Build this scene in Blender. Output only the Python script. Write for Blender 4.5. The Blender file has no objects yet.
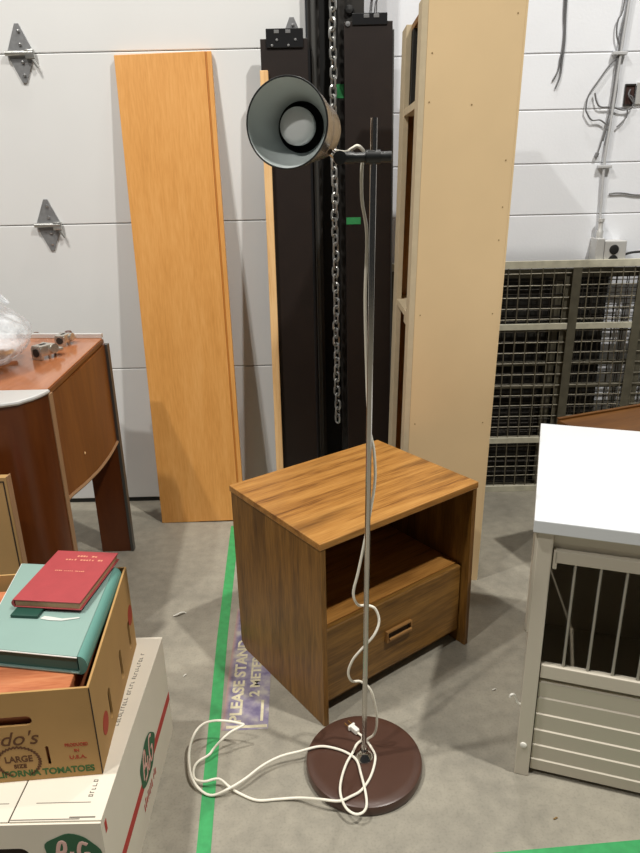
import bpy, bmesh, math, random
from mathutils import Vector, Matrix, Euler
random.seed(7)
R = math.radians
scene = bpy.context.scene
COL = scene.collection

# ------------------------------------------------------------------ helpers
def link(o):
    COL.objects.link(o)
    return o

def tag(o, label=None, cat=None, group=None, kind=None):
    if label: o['label'] = label
    if cat: o['category'] = cat
    if group: o['group'] = group
    if kind: o['kind'] = kind
    return o

def empty(name, loc, yaw=0.0, label=None, cat=None, group=None):
    o = bpy.data.objects.new(name, None)
    o.empty_display_size = 0.05
    o.location = loc
    o.rotation_euler = (0, 0, yaw)
    link(o)
    return tag(o, label, cat, group)

class MB:
    """collects shapes into one mesh"""
    def __init__(self):
        self.bm = bmesh.new()

    def add(self, verts, faces, M=None, bevel=0.0, seg=2):
        vs = [self.bm.verts.new((M @ Vector(v)) if M else Vector(v)) for v in verts]
        fs = []
        for f in faces:
            try: fs.append(self.bm.faces.new([vs[i] for i in f]))
            except ValueError: pass
        bmesh.ops.recalc_face_normals(self.bm, faces=fs)
        if bevel > 0:
            es = list({e for f in fs for e in f.edges})
            bmesh.ops.bevel(self.bm, geom=es, offset=bevel, segments=seg, profile=0.5, affect='EDGES', clamp_overlap=True)
        return self

    def box(self, x0, x1, y0, y1, z0, z1, bevel=0.0, M=None, seg=2):
        v = [(x, y, z) for x in (x0, x1) for y in (y0, y1) for z in (z0, z1)]
        f = [(0, 1, 3, 2), (4, 6, 7, 5), (0, 4, 5, 1), (2, 3, 7, 6), (0, 2, 6, 4), (1, 5, 7, 3)]
        return self.add(v, f, M, bevel, seg)

    def prism(self, pts, vec, bevel=0.0, M=None, seg=2):
        n = len(pts)
        a = [Vector(p) for p in pts]
        v = a + [p + Vector(vec) for p in a]
        f = [tuple(range(n)), tuple(range(n, 2 * n))]
        f += [(i, (i + 1) % n, (i + 1) % n + n, i + n) for i in range(n)]
        return self.add(v, f, M, bevel, seg)

    def tube(self, pts, r, n=8, closed=False, M=None):
        P = [Vector(p) for p in pts]
        m = len(P)
        rings = []
        prev = None
        for i in range(m):
            if closed: t = P[(i + 1) % m] - P[i - 1]
            else: t = P[min(i + 1, m - 1)] - P[max(i - 1, 0)]
            t.normalize()
            if prev is None:
                u = t.cross(Vector((0, 0, 1)))
                if u.length < 1e-3: u = t.cross(Vector((1, 0, 0)))
            else:
                u = prev - t * prev.dot(t)
                if u.length < 1e-6: u = t.orthogonal()
            u.normalize(); prev = u
            w = t.cross(u)
            rr = r[i] if isinstance(r, (list, tuple)) else r
            ring = [P[i] + rr * (math.cos(2 * math.pi * k / n) * u + math.sin(2 * math.pi * k / n) * w) for k in range(n)]
            rings.append([self.bm.verts.new((M @ p) if M else p) for p in ring])
        fs = []
        for i in range(m if closed else m - 1):
            A, B = rings[i], rings[(i + 1) % m]
            for k in range(n):
                fs.append(self.bm.faces.new((A[k], A[(k + 1) % n], B[(k + 1) % n], B[k])))
        if not closed:
            fs.append(self.bm.faces.new(rings[0][::-1])); fs.append(self.bm.faces.new(rings[-1]))
        bmesh.ops.recalc_face_normals(self.bm, faces=fs)
        return self

    def lathe(self, prof, n=48, M=None, closed=False):
        rings = []
        for (r, z) in prof:
            if r < 1e-6:
                p = Vector((0, 0, z)); rings.append([self.bm.verts.new((M @ p) if M else p)])
            else:
                ring = [Vector((r * math.cos(2 * math.pi * k / n), r * math.sin(2 * math.pi * k / n), z)) for k in range(n)]
                rings.append([self.bm.verts.new((M @ p) if M else p) for p in ring])
        fs = []
        seq = list(zip(rings[:-1], rings[1:]))
        if closed: seq.append((rings[-1], rings[0]))
        for A, B in seq:
            for k in range(n):
                k2 = (k + 1) % n
                if len(A) == 1 and len(B) == 1: continue
                if len(A) == 1: fs.append(self.bm.faces.new((A[0], B[k2], B[k])))
                elif len(B) == 1: fs.append(self.bm.faces.new((A[k], A[k2], B[0])))
                else: fs.append(self.bm.faces.new((A[k], A[k2], B[k2], B[k])))
        bmesh.ops.recalc_face_normals(self.bm, faces=fs)
        return self

    def holed(self, outer, holes, vec, M=None):
        """planar polygon with holes (3D points), extruded along vec"""
        bm2 = bmesh.new()
        edges = []
        for loop in [outer] + holes:
            vs = [bm2.verts.new(Vector(p)) for p in loop]
            edges += [bm2.edges.new((vs[i], vs[(i + 1) % len(vs)])) for i in range(len(vs))]
        bmesh.ops.triangle_fill(bm2, use_beauty=True, use_dissolve=False, edges=edges)
        ret = bmesh.ops.extrude_face_region(bm2, geom=list(bm2.faces))
        bmesh.ops.translate(bm2, vec=Vector(vec), verts=[g for g in ret['geom'] if isinstance(g, bmesh.types.BMVert)])
        bmesh.ops.recalc_face_normals(bm2, faces=list(bm2.faces))
        mp = {v: self.bm.verts.new((M @ v.co) if M else v.co) for v in bm2.verts}
        for f in bm2.faces: self.bm.faces.new([mp[v] for v in f.verts])
        bm2.free()
        return self

    def build(self, name, mat, parent=None, smooth=False, recenter=None):
        me = bpy.data.meshes.new(name)
        off = None
        if parent is None and recenter is not False:
            xs = [v.co for v in self.bm.verts]
            lo = Vector((min(c.x for c in xs), min(c.y for c in xs), min(c.z for c in xs)))
            hi = Vector((max(c.x for c in xs), max(c.y for c in xs), max(c.z for c in xs)))
            off = Vector(((lo.x + hi.x) / 2, (lo.y + hi.y) / 2, lo.z))
            bmesh.ops.translate(self.bm, vec=-off, verts=list(self.bm.verts))
        self.bm.to_mesh(me); self.bm.free()
        me.materials.append(mat)
        if smooth:
            for p in me.polygons: p.use_smooth = True
            try: me.set_sharp_from_angle(angle=R(38))
            except Exception: pass
        o = bpy.data.objects.new(name, me)
        if off is not None: o.location = off
        link(o)
        if parent is not None: o.parent = parent
        return o

def spline(pts, per=6, closed=False):
    """Catmull-Rom through points"""
    P = [Vector(p) for p in pts]; n = len(P); out = []
    rng = range(n if closed else n - 1)
    for i in rng:
        if closed: p0, p1, p2, p3 = P[i - 1], P[i], P[(i + 1) % n], P[(i + 2) % n]
        else: p0, p1, p2, p3 = P[max(i - 1, 0)], P[i], P[i + 1], P[min(i + 2, n - 1)]
        for k in range(per):
            t = k / per
            out.append(0.5 * ((2 * p1) + (p2 - p0) * t + (2 * p0 - 5 * p1 + 4 * p2 - p3) * t * t + (3 * p1 - p0 - 3 * p2 + p3) * t ** 3))
    if not closed: out.append(P[-1])
    return out

def lettering(name, body, size, M, mat, parent, width=None, shear=0.0, bold=0.0, align='LEFT', spacing=1.0):
    cu = bpy.data.curves.new(name, 'FONT')
    cu.body = body; cu.size = size; cu.extrude = 0.0003; cu.shear = shear; cu.offset = bold
    cu.align_x = align; cu.space_character = spacing
    tmp = bpy.data.objects.new(name + '_tmp', cu)
    link(tmp)
    dg = bpy.context.evaluated_depsgraph_get(); dg.update()
    me = bpy.data.meshes.new_from_object(tmp.evaluated_get(dg))
    bpy.data.objects.remove(tmp)
    xs = [v.co.x for v in me.vertices]
    sx = 1.0
    if width and xs: sx = width / (max(xs) - min(xs))
    for v in me.vertices: v.co = M @ Vector((v.co.x * sx, v.co.y, v.co.z))
    me.materials.clear(); me.materials.append(mat)
    o = bpy.data.objects.new(name, me); link(o); o.parent = parent
    return o

def frame(origin, ux, uy):
    ux = Vector(ux).normalized(); uy = Vector(uy); uy = (uy - ux * uy.dot(ux)).normalized(); uz = ux.cross(uy)
    M = Matrix.Identity(4)
    for i in range(3):
        M[i][0] = ux[i]; M[i][1] = uy[i]; M[i][2] = uz[i]; M[i][3] = origin[i]
    return M

# ------------------------------------------------------------------ materials
def srgb(r, g, b):
    f = lambda c: (c / 255 / 12.92) if c / 255 <= 0.04045 else ((c / 255 + 0.055) / 1.055) ** 2.4
    return (f(r), f(g), f(b), 1.0)

def new_mat(name):
    m = bpy.data.materials.new(name); m.use_nodes = True
    nt = m.node_tree; b = nt.nodes['Principled BSDF']
    return m, nt, b

def plain(name, col, rough=0.5, metal=0.0, spec=0.5, var=0.0, scale=20.0, bump=0.0, bscale=200.0):
    m, nt, b = new_mat(name)
    b.inputs['Roughness'].default_value = rough
    b.inputs['Metallic'].default_value = metal
    b.inputs['Specular IOR Level'].default_value = spec
    tc = nt.nodes.new('ShaderNodeTexCoord')
    if var > 0:
        n = nt.nodes.new('ShaderNodeTexNoise'); n.inputs['Scale'].default_value = scale; n.inputs['Detail'].default_value = 6
        nt.links.new(tc.outputs['Object'], n.inputs['Vector'])
        r = nt.nodes.new('ShaderNodeValToRGB')
        r.color_ramp.elements[0].position = 0.3; r.color_ramp.elements[1].position = 0.7
        r.color_ramp.elements[0].color = tuple(c * (1 - var) for c in col[:3]) + (1,)
        r.color_ramp.elements[1].color = tuple(min(1, c * (1 + var)) for c in col[:3]) + (1,)
        nt.links.new(n.outputs['Fac'], r.inputs['Fac']); nt.links.new(r.outputs['Color'], b.inputs['Base Color'])
    else:
        b.inputs['Base Color'].default_value = col
    if bump > 0:
        n2 = nt.nodes.new('ShaderNodeTexNoise'); n2.inputs['Scale'].default_value = bscale
        nt.links.new(tc.outputs['Object'], n2.inputs['Vector'])
        bp = nt.nodes.new('ShaderNodeBump'); bp.inputs['Strength'].default_value = bump; bp.inputs['Distance'].default_value = 0.002
        nt.links.new(n2.outputs['Fac'], bp.inputs['Height']); nt.links.new(bp.outputs['Normal'], b.inputs['Normal'])
    return m

def wood(name, dark, mid, light, axis='X', stretch=12.0, scale=3.0, rough=0.4, contrast=(0.32, 0.5, 0.68), fine=0.35, seed=0.0, streak=0.0):
    """grain that runs along the object's given axis"""
    m, nt, b = new_mat(name)
    L = nt.links.new
    tc = nt.nodes.new('ShaderNodeTexCoord')
    mp = nt.nodes.new('ShaderNodeMapping')
    s = [stretch, stretch, stretch]; s['XYZ'.index(axis)] = 1.0
    mp.inputs['Scale'].default_value = s
    mp.inputs['Location'].default_value = (seed, seed * 1.7, seed * 0.6)
    L(tc.outputs['Object'], mp.inputs['Vector'])
    n1 = nt.nodes.new('ShaderNodeTexNoise'); n1.inputs['Scale'].default_value = scale; n1.inputs['Detail'].default_value = 4; n1.inputs['Distortion'].default_value = 0.6
    L(mp.outputs['Vector'], n1.inputs['Vector'])
    n2 = nt.nodes.new('ShaderNodeTexNoise'); n2.inputs['Scale'].default_value = scale * 7; n2.inputs['Detail'].default_value = 8
    L(mp.outputs['Vector'], n2.inputs['Vector'])
    mx = nt.nodes.new('ShaderNodeMath'); mx.operation = 'MULTIPLY_ADD'
    mx.inputs[1].default_value = fine
    L(n2.outputs['Fac'], mx.inputs[0])
    sc = nt.nodes.new('ShaderNodeMath'); sc.operation = 'MULTIPLY'; sc.inputs[1].default_value = 1 - fine
    L(n1.outputs['Fac'], sc.inputs[0]); L(sc.outputs[0], mx.inputs[2])
    r = nt.nodes.new('ShaderNodeValToRGB')
    r.color_ramp.elements[0].position = contrast[0]; r.color_ramp.elements[0].color = dark
    r.color_ramp.elements[1].position = contrast[2]; r.color_ramp.elements[1].color = light
    e = r.color_ramp.elements.new(contrast[1]); e.color = mid
    L(mx.outputs[0], r.inputs['Fac'])
    out = r.outputs['Color']
    if streak > 0:
        mp2 = nt.nodes.new('ShaderNodeMapping')
        s2 = [9.0, 9.0, 9.0]; s2['XYZ'.index(axis)] = 1.4
        mp2.inputs['Scale'].default_value = s2; mp2.inputs['Location'].default_value = (seed + 3.1, seed, 1.3)
        L(tc.outputs['Object'], mp2.inputs['Vector'])
        n3 = nt.nodes.new('ShaderNodeTexNoise'); n3.inputs['Scale'].default_value = 1.6; n3.inputs['Detail'].default_value = 5
        L(mp2.outputs['Vector'], n3.inputs['Vector'])
        r3 = nt.nodes.new('ShaderNodeValToRGB')
        r3.color_ramp.elements[0].position = 0.53; r3.color_ramp.elements[0].color = (0, 0, 0, 1)
        r3.color_ramp.elements[1].position = 0.67; r3.color_ramp.elements[1].color = (1, 1, 1, 1)
        L(n3.outputs['Fac'], r3.inputs['Fac'])
        ml = nt.nodes.new('ShaderNodeMath'); ml.operation = 'MULTIPLY'; ml.inputs[1].default_value = streak
        L(r3.outputs['Color'], ml.inputs[0])
        mix = nt.nodes.new('ShaderNodeMix'); mix.data_type = 'RGBA'
        L(ml.outputs[0], mix.inputs[0]); L(out, mix.inputs[6]); mix.inputs[7].default_value = tuple(c * 0.55 for c in dark[:3]) + (1,)
        out = mix.outputs[2]
    L(out, b.inputs['Base Color'])
    b.inputs['Roughness'].default_value = rough
    return m

def floor_material():
    m, nt, b = new_mat('concrete'); L = nt.links.new
    tc = nt.nodes.new('ShaderNodeTexCoord')
    def noise(scale, detail, dist=0.0):
        n = nt.nodes.new('ShaderNodeTexNoise'); n.inputs['Scale'].default_value = scale; n.inputs['Detail'].default_value = detail
        n.inputs['Distortion'].default_value = dist; L(tc.outputs['Object'], n.inputs['Vector']); return n
    n1 = noise(2.2, 8, 0.4); n2 = noise(26, 8); n3 = noise(160, 4)
    a = nt.nodes.new('ShaderNodeMath'); a.operation = 'MULTIPLY_ADD'; a.inputs[1].default_value = 0.35
    L(n2.outputs['Fac'], a.inputs[0])
    s = nt.nodes.new('ShaderNodeMath'); s.operation = 'MULTIPLY'; s.inputs[1].default_value = 0.65
    L(n1.outputs['Fac'], s.inputs[0]); L(s.outputs[0], a.inputs[2])
    r = nt.nodes.new('ShaderNodeValToRGB')
    r.color_ramp.elements[0].position = 0.33; r.color_ramp.elements[0].color = srgb(130, 126, 115)
    r.color_ramp.elements[1].position = 0.66; r.color_ramp.elements[1].color = srgb(166, 160, 145)
    L(a.outputs[0], r.inputs['Fac'])
    r2 = nt.nodes.new('ShaderNodeValToRGB')
    r2.color_ramp.elements[0].position = 0.30; r2.color_ramp.elements[0].color = (0.86, 0.86, 0.86, 1)
    r2.color_ramp.elements[1].position = 0.5; r2.color_ramp.elements[1].color = (1, 1, 1, 1)
    L(n3.outputs['Fac'], r2.inputs['Fac'])
    mx = nt.nodes.new('ShaderNodeMix'); mx.data_type = 'RGBA'; mx.blend_type = 'MULTIPLY'; mx.inputs[0].default_value = 1.0
    L(r.outputs['Color'], mx.inputs[6]); L(r2.outputs['Color'], mx.inputs[7])
    L(mx.outputs[2], b.inputs['Base Color'])
    b.inputs['Roughness'].default_value = 0.55
    b.inputs['Specular IOR Level'].default_value = 0.35
    bp = nt.nodes.new('ShaderNodeBump'); bp.inputs['Strength'].default_value = 0.15; bp.inputs['Distance'].default_value = 0.003
    L(n2.outputs['Fac'], bp.inputs['Height']); L(bp.outputs['Normal'], b.inputs['Normal'])
    return m

def sticker_material():
    m, nt, b = new_mat('worn_purple_vinyl'); L = nt.links.new
    tc = nt.nodes.new('ShaderNodeTexCoord')
    n = nt.nodes.new('ShaderNodeTexNoise'); n.inputs['Scale'].default_value = 22; n.inputs['Detail'].default_value = 9
    L(tc.outputs['Object'], n.inputs['Vector'])
    r = nt.nodes.new('ShaderNodeValToRGB')
    r.color_ramp.elements[0].position = 0.36; r.color_ramp.elements[0].color = srgb(106, 98, 130)
    r.color_ramp.elements[1].position = 0.66; r.color_ramp.elements[1].color = srgb(176, 170, 164)
    e = r.color_ramp.elements.new(0.5); e.color = srgb(140, 132, 150)
    L(n.outputs['Fac'], r.inputs['Fac'])
    # orange-pink faded band along one long edge
    sp = nt.nodes.new('ShaderNodeSeparateXYZ'); L(tc.outputs['Object'], sp.inputs[0])
    r2 = nt.nodes.new('ShaderNodeValToRGB')
    r2.color_ramp.elements[0].position = 0.0; r2.color_ramp.elements[0].color = (1, 1, 1, 1)
    r2.color_ramp.elements[1].position = 0.10; r2.color_ramp.elements[1].color = (0, 0, 0, 1)
    mr = nt.nodes.new('ShaderNodeMapRange'); mr.inputs['From Min'].default_value = -0.045; mr.inputs['From Max'].default_value = 0.12
    L(sp.outputs['X'], mr.inputs['Value']); L(mr.outputs[0], r2.inputs['Fac'])
    mx = nt.nodes.new('ShaderNodeMix'); mx.data_type = 'RGBA'
    L(r2.outputs['Color'], mx.inputs[0]); L(r.outputs['Color'], mx.inputs[6]); mx.inputs[7].default_value = srgb(172, 138, 122)
    L(mx.outputs[2], b.inputs['Base Color']); b.inputs['Roughness'].default_value = 0.6
    return m

def plastic_film():
    m, nt, b = new_mat('clear_plastic_film'); L = nt.links.new
    out = nt.nodes['Material Output']
    b.inputs['Base Color'].default_value = srgb(235, 240, 245); b.inputs['Roughness'].default_value = 0.12
    tr = nt.nodes.new('ShaderNodeBsdfTransparent')
    tc = nt.nodes.new('ShaderNodeTexCoord')
    n = nt.nodes.new('ShaderNodeTexNoise'); n.inputs['Scale'].default_value = 14; n.inputs['Detail'].default_value = 6
    L(tc.outputs['Object'], n.inputs['Vector'])
    r = nt.nodes.new('ShaderNodeValToRGB')
    r.color_ramp.elements[0].position = 0.36; r.color_ramp.elements[0].color = (0.22, 0.22, 0.22, 1)
    r.color_ramp.elements[1].position = 0.66; r.color_ramp.elements[1].color = (0.75, 0.75, 0.75, 1)
    L(n.outputs['Fac'], r.inputs['Fac'])
    bp = nt.nodes.new('ShaderNodeBump'); bp.inputs['Strength'].default_value = 0.8; bp.inputs['Distance'].default_value = 0.02
    L(n.outputs['Fac'], bp.inputs['Height']); L(bp.outputs['Normal'], b.inputs['Normal'])
    mx = nt.nodes.new('ShaderNodeMixShader')
    L(r.outputs['Color'], mx.inputs[0]); L(tr.outputs[0], mx.inputs[1]); L(b.outputs[0], mx.inputs[2])
    L(mx.outputs[0], out.inputs['Surface'])
    return m

M = {}
M['floor'] = floor_material()
M['block'] = plain('white_painted_block', srgb(238, 241, 247), 0.55, var=0.03, scale=3, bump=0.25, bscale=90)
M['mortar'] = plain('mortar_line', srgb(196, 196, 198), 0.8)
M['door'] = plain('painted_door_steel', srgb(230, 231, 231), 0.5, var=0.02, scale=2.5)
M['seam'] = plain('door_seam', srgb(190, 189, 186), 0.7)
M['black_rubber'] = plain('black_rubber', srgb(22, 22, 22), 0.6)
M['galv'] = plain('galvanised_steel', srgb(165, 166, 168), 0.35, metal=0.55, var=0.12, scale=60)
M['dark_steel'] = plain('dark_steel', srgb(52, 50, 48), 0.45, metal=0.3, var=0.1, scale=30)
M['steel_edge'] = plain('grey_steel', srgb(92, 92, 90), 0.4, metal=0.5)
M['chain'] = plain('zinc_chain', srgb(185, 185, 182), 0.3, metal=0.75)
M['rail'] = plain('dark_espresso_laminate', srgb(32, 23, 19), 0.42, var=0.12, scale=14)
M['bracket'] = plain('black_bracket', srgb(18, 18, 20), 0.35)
M['bolt'] = plain('bright_bolt', srgb(205, 205, 205), 0.3, metal=0.9)
M['pine'] = wood('raw_pine', srgb(214, 166, 108), srgb(238, 194, 136), srgb(246, 208, 154), 'Z', 14, 2.5, 0.6)
M['green_tape'] = plain('green_tape', srgb(58, 156, 92), 0.5, var=0.14, scale=40)
M['orange'] = wood('honey_oak_veneer', srgb(208, 146, 74), srgb(221, 159, 86), srgb(230, 171, 100), 'Z', 10, 2.2, 0.42, fine=0.5)
M['orange_edge'] = plain('honey_edge_banding', srgb(190, 122, 50), 0.5)
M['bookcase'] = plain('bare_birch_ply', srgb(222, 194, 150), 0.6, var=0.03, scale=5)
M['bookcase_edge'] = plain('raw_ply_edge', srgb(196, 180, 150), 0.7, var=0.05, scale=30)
M['bookcase_in'] = wood('bookcase_inside_shade', srgb(120, 84, 44), srgb(150, 106, 56), srgb(166, 120, 66), 'Z', 10, 3)  # bookcase wood darkened to brown for the dim light inside
M['nail'] = plain('nail_head', srgb(140, 112, 70), 0.5)
M['cage'] = plain('olive_grey_steel', srgb(92, 88, 74), 0.5, metal=0.2, var=0.18, scale=25)
M['cage_rail'] = plain('worn_rail_paint', srgb(198, 195, 176), 0.5, metal=0.1, var=0.15, scale=22)
M['wire'] = plain('dark_wire', srgb(120, 114, 98), 0.5, metal=0.3, var=0.25, scale=30)
M['wire_back'] = plain('shaded_rear_wire', srgb(58, 52, 44), 0.6, metal=0.2, var=0.25, scale=30)  # rear wires coloured darker to stand in for shade in the stack
M['painted_shade'] = plain('painted_shade', srgb(30, 28, 24), 0.8, var=0.3, scale=12)  # near-black standing in for shade behind the mesh and in the bookcase
M['white_top'] = plain('white_gloss_paint', srgb(214, 218, 221), 0.3)
M['crate'] = plain('pale_grey_paint', srgb(208, 200, 184), 0.45)
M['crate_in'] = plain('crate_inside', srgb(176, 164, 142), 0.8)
M['bar'] = plain('bar_metal', srgb(165, 163, 155), 0.35, metal=0.6)
M['cap'] = plain('white_plastic_cap', srgb(238, 236, 228), 0.4)
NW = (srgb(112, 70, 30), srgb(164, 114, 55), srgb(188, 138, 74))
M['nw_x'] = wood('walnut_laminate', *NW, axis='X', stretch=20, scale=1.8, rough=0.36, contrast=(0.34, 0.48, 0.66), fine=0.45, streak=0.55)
M['nw_z'] = wood('walnut_laminate_upright_shaded', srgb(88, 58, 22), srgb(124, 86, 36), srgb(148, 106, 48), axis='Z', stretch=15, scale=2.4, rough=0.4, contrast=(0.34, 0.5, 0.66), fine=0.5, streak=0.45, seed=2.0)  # same walnut as the top, darkened to paint shade on the sides
M['nw_front'] = wood('walnut_laminate_front_shaded', srgb(94, 64, 26), srgb(130, 93, 42), srgb(154, 114, 56), axis='X', stretch=15, scale=2.4, rough=0.4, contrast=(0.34, 0.5, 0.66), fine=0.5, streak=0.4, seed=5.0)  # same walnut again, darkened to paint shade on the front parts
M['brass'] = plain('aged_brass', srgb(168, 126, 76), 0.35, metal=0.45)
M['brass_dark'] = plain('handle_recess', srgb(52, 34, 18), 0.6)
M['lamp_base'] = plain('brown_enamel', srgb(76, 52, 42), 0.34, var=0.05, scale=30)
M['chrome'] = plain('chrome', srgb(190, 186, 180), 0.16, metal=1.0)
M['shade_out'] = plain('bronze_lacquer', srgb(124, 112, 102), 0.25, metal=0.6)
M['shade_in'] = plain('grey_white_enamel', srgb(200, 208, 207), 0.45)
M['shade_dark'] = plain('black_gap', srgb(20, 20, 20), 0.6)
M['bulb'] = plain('frosted_bulb_glass', srgb(226, 228, 228), 0.3)
M['black_plastic'] = plain('black_plastic', srgb(28, 30, 30), 0.4)
M['cord'] = plain('ivory_cord', srgb(238, 233, 218), 0.45)
M['sticker'] = sticker_material()
M['worn_ink'] = plain('worn_cream_ink', srgb(206, 198, 168), 0.6, var=0.2, scale=50)
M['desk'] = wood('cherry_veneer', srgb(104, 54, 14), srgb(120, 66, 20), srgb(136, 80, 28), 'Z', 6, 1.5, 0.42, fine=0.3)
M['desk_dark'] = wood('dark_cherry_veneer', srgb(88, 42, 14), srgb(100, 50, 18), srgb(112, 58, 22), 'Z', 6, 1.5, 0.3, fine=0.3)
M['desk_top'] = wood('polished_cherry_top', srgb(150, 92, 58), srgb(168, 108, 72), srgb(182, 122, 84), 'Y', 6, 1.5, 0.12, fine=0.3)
M['alu'] = plain('aluminium_trim', srgb(214, 214, 212), 0.25, metal=0.35)
M['edge_tan'] = plain('grey_edge_banding', srgb(164, 128, 94), 0.5)
M['silver'] = plain('silver_hardware', srgb(205, 200, 190), 0.22, metal=0.75)
M['film'] = plastic_film()
M['wood_dark_knob'] = plain('dark_knob', srgb(92, 66, 56), 0.4)
M['tan'] = plain('tan_laminate', srgb(176, 142, 92), 0.5, var=0.05, scale=8)
M['tan_edge'] = plain('dark_edge', srgb(40, 30, 24), 0.5)
M['kraft'] = plain('kraft_cardboard', srgb(176, 138, 84), 0.8, var=0.05, scale=10)
M['kraft_in'] = plain('kraft_inside', srgb(190, 154, 98), 0.8, var=0.05, scale=10)
M['white_card'] = plain('white_cardboard', srgb(226, 218, 202), 0.6, var=0.025, scale=9)
M['carton_shade'] = plain('carton_inside_shade', srgb(40, 26, 14), 0.9)  # dark brown painted as the shade in carton holes and gaps
M['ink_brown'] = plain('brown_ink', srgb(92, 56, 26), 0.8)
M['ink_red'] = plain('red_ink', srgb(168, 62, 38), 0.8)
M['ink_green'] = plain('green_ink', srgb(58, 98, 48), 0.8)
M['ink_grey'] = plain('grey_ink', srgb(110, 104, 94), 0.8)
M['logo_green'] = plain('logo_green', srgb(30, 92, 58), 0.6)
M['logo_red'] = plain('logo_red', srgb(186, 48, 42), 0.6)
M['logo_pink'] = plain('logo_pink', srgb(226, 186, 176), 0.6)
M['red_cloth'] = plain('red_book_cloth', srgb(166, 64, 68), 0.6, var=0.05, scale=40, bump=0.15, bscale=600)
M['pages'] = plain('aged_pages', srgb(190, 150, 116), 0.8, var=0.08, scale=120)
M['gilt'] = plain('faded_gilt', srgb(216, 150, 120), 0.5)
M['teal'] = plain('teal_binder_cover', srgb(138, 166, 158), 0.5, var=0.04, scale=8)
M['teal_spine'] = plain('teal_spine', srgb(98, 148, 138), 0.4)
M['teal_shade'] = plain('shaded_teal', srgb(52, 108, 104), 0.6)  # binder teal darkened to carry the shadow on its front face
M['white_edge'] = plain('binder_edge_highlight', srgb(224, 222, 216), 0.5)
M['dark_green'] = plain('dark_green_booklet', srgb(24, 70, 58), 0.5)
M['ribbon'] = plain('white_ribbon', srgb(214, 216, 210), 0.5)
M['red_wood'] = wood('reddish_lid_wood', srgb(146, 78, 48), srgb(184, 110, 72), srgb(206, 136, 94), 'X', 8, 3.5, 0.45, streak=0.5)
M['brown_table'] = wood('brown_table_veneer', srgb(78, 46, 16), srgb(96, 60, 22), srgb(110, 72, 30), 'X', 8, 2.5, 0.4)
M['conduit'] = plain('painted_conduit', srgb(190, 191, 193), 0.4)
M['cable'] = plain('grey_cable', srgb(104, 104, 106), 0.5)
M['cable_dark'] = plain('dark_cable', srgb(72, 72, 74), 0.5)
M['box_in'] = plain('rusty_box_inside', srgb(58, 34, 28), 0.7, var=0.3, scale=60)
M['outlet_box'] = plain('outlet_box_steel', srgb(204, 204, 202), 0.4, metal=0.3)
M['scrap'] = plain('white_scrap', srgb(224, 222, 212), 0.7)

# ------------------------------------------------------------------ camera
cam = bpy.data.cameras.new('camera')
cam.sensor_fit = 'VERTICAL'; cam.sensor_height = 36.0
cam.lens = 676.5 / 853.0 * 36.0
cam.clip_start = 0.02
co = bpy.data.objects.new('camera', cam); link(co)
co.matrix_world = Matrix.Translation((0, 0, 1.4)) @ Matrix.Rotation(R(90 - 19.909), 4, 'X') @ Matrix.Rotation(-0.02227, 4, 'Z')
scene.camera = co

# ------------------------------------------------------------------ setting
def structure(o): o['kind'] = 'structure'; return o

b = MB(); b.box(-6, 6, -5, 3.2, -0.12, 0.0)
structure(b.build('floor', M['floor'], recenter=False))

# block wall: rows of painted block with recessed joints
WY = 3.0
b = MB()
zz = 1.246 - 0.203 * 6
rows = []
while zz < 3.6:
    z0 = max(zz + 0.0022, 0.0); z1 = zz + 0.203 - 0.0022
    b.box(0.20, 4.0, WY, WY + 0.12, z0, z1, 0.0022, seg=1)
    zz += 0.203
structure(b.build('wall_back', M['block'], recenter=False))
b = MB(); b.box(0.20, 4.0, WY + 0.003, WY + 0.14, 0, 3.7)
structure(b.build('trim_1', M['mortar'], recenter=False))

# sectional overhead door
DY = 2.885
door = empty('door_1', (-1.4, DY, 0)); structure(door)
zs = [0.02, 0.645, 1.256, 1.876, 2.49, 3.1]
for k in range(5):
    b = MB(); b.box(-2.6, 1.38, 0, 0.05, zs[k] + 0.0015, zs[k + 1] - 0.0015, 0.003)
    structure(b.build('door_panel', M['door'], door))
b = MB(); b.box(-2.6, 1.38, 0.004, 0.045, 0.0, 0.024, 0.004)
structure(b.build('bottom_seal', M['black_rubber'], door))
b = MB()
for z in zs[1:5]: b.box(-2.6, 1.38, 0.01, 0.05, z - 0.002, z + 0.002)
structure(b.build('seam', M['seam'], door))

def door_hinge(x, z, s):
    h = MB()
    c = Vector((x, -0.003, z))
    for sg in (1, -1):
        pts = [(x - 0.052 * s, -0.002, z), (x + 0.052 * s, -0.002, z), (x + 0.008 * s, -0.002, z + sg * 0.100 * s), (x - 0.008 * s, -0.002, z + sg * 0.100 * s)]
        h.prism(pts, (0, -0.004, 0), 0.001, seg=1)
    o = h.build('hinge', M['galv'], door)
    p = MB(); p.tube([(x - 0.054 * s, -0.014, z), (x + 0.050 * s, -0.014, z)], 0.009 * s, 12)
    p.box(x + 0.020 * s, x + 0.055 * s, -0.022, -0.006, z - 0.02 * s, z + 0.012 * s, 0.003)
    p.tube([(x + 0.062 * s, -0.016, z - 0.05 * s), (x + 0.036 * s, -0.014, z - 0.004)], 0.005, 8)
    p.build('hinge_pin', M['chain'], o, smooth=True)
    q = MB()
    for dz in (0.074, 0.03, -0.03, -0.074):
        q.lathe([(0, 0.006), (0.0055, 0.005), (0.0055, 0)], 10, Matrix.Translation((x + 0.004, -0.006, z + dz * s)) @ Matrix.Rotation(R(90), 4, 'X'))
    q.build('rivet', M['bolt'], o)
door_hinge(-1.095 + 1.4, 1.876, 1.0)
door_hinge(-1.086 + 1.4, 1.256, 1.0)
door_hinge(-0.072 + 1.4, 1.876, 1.0)

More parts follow.
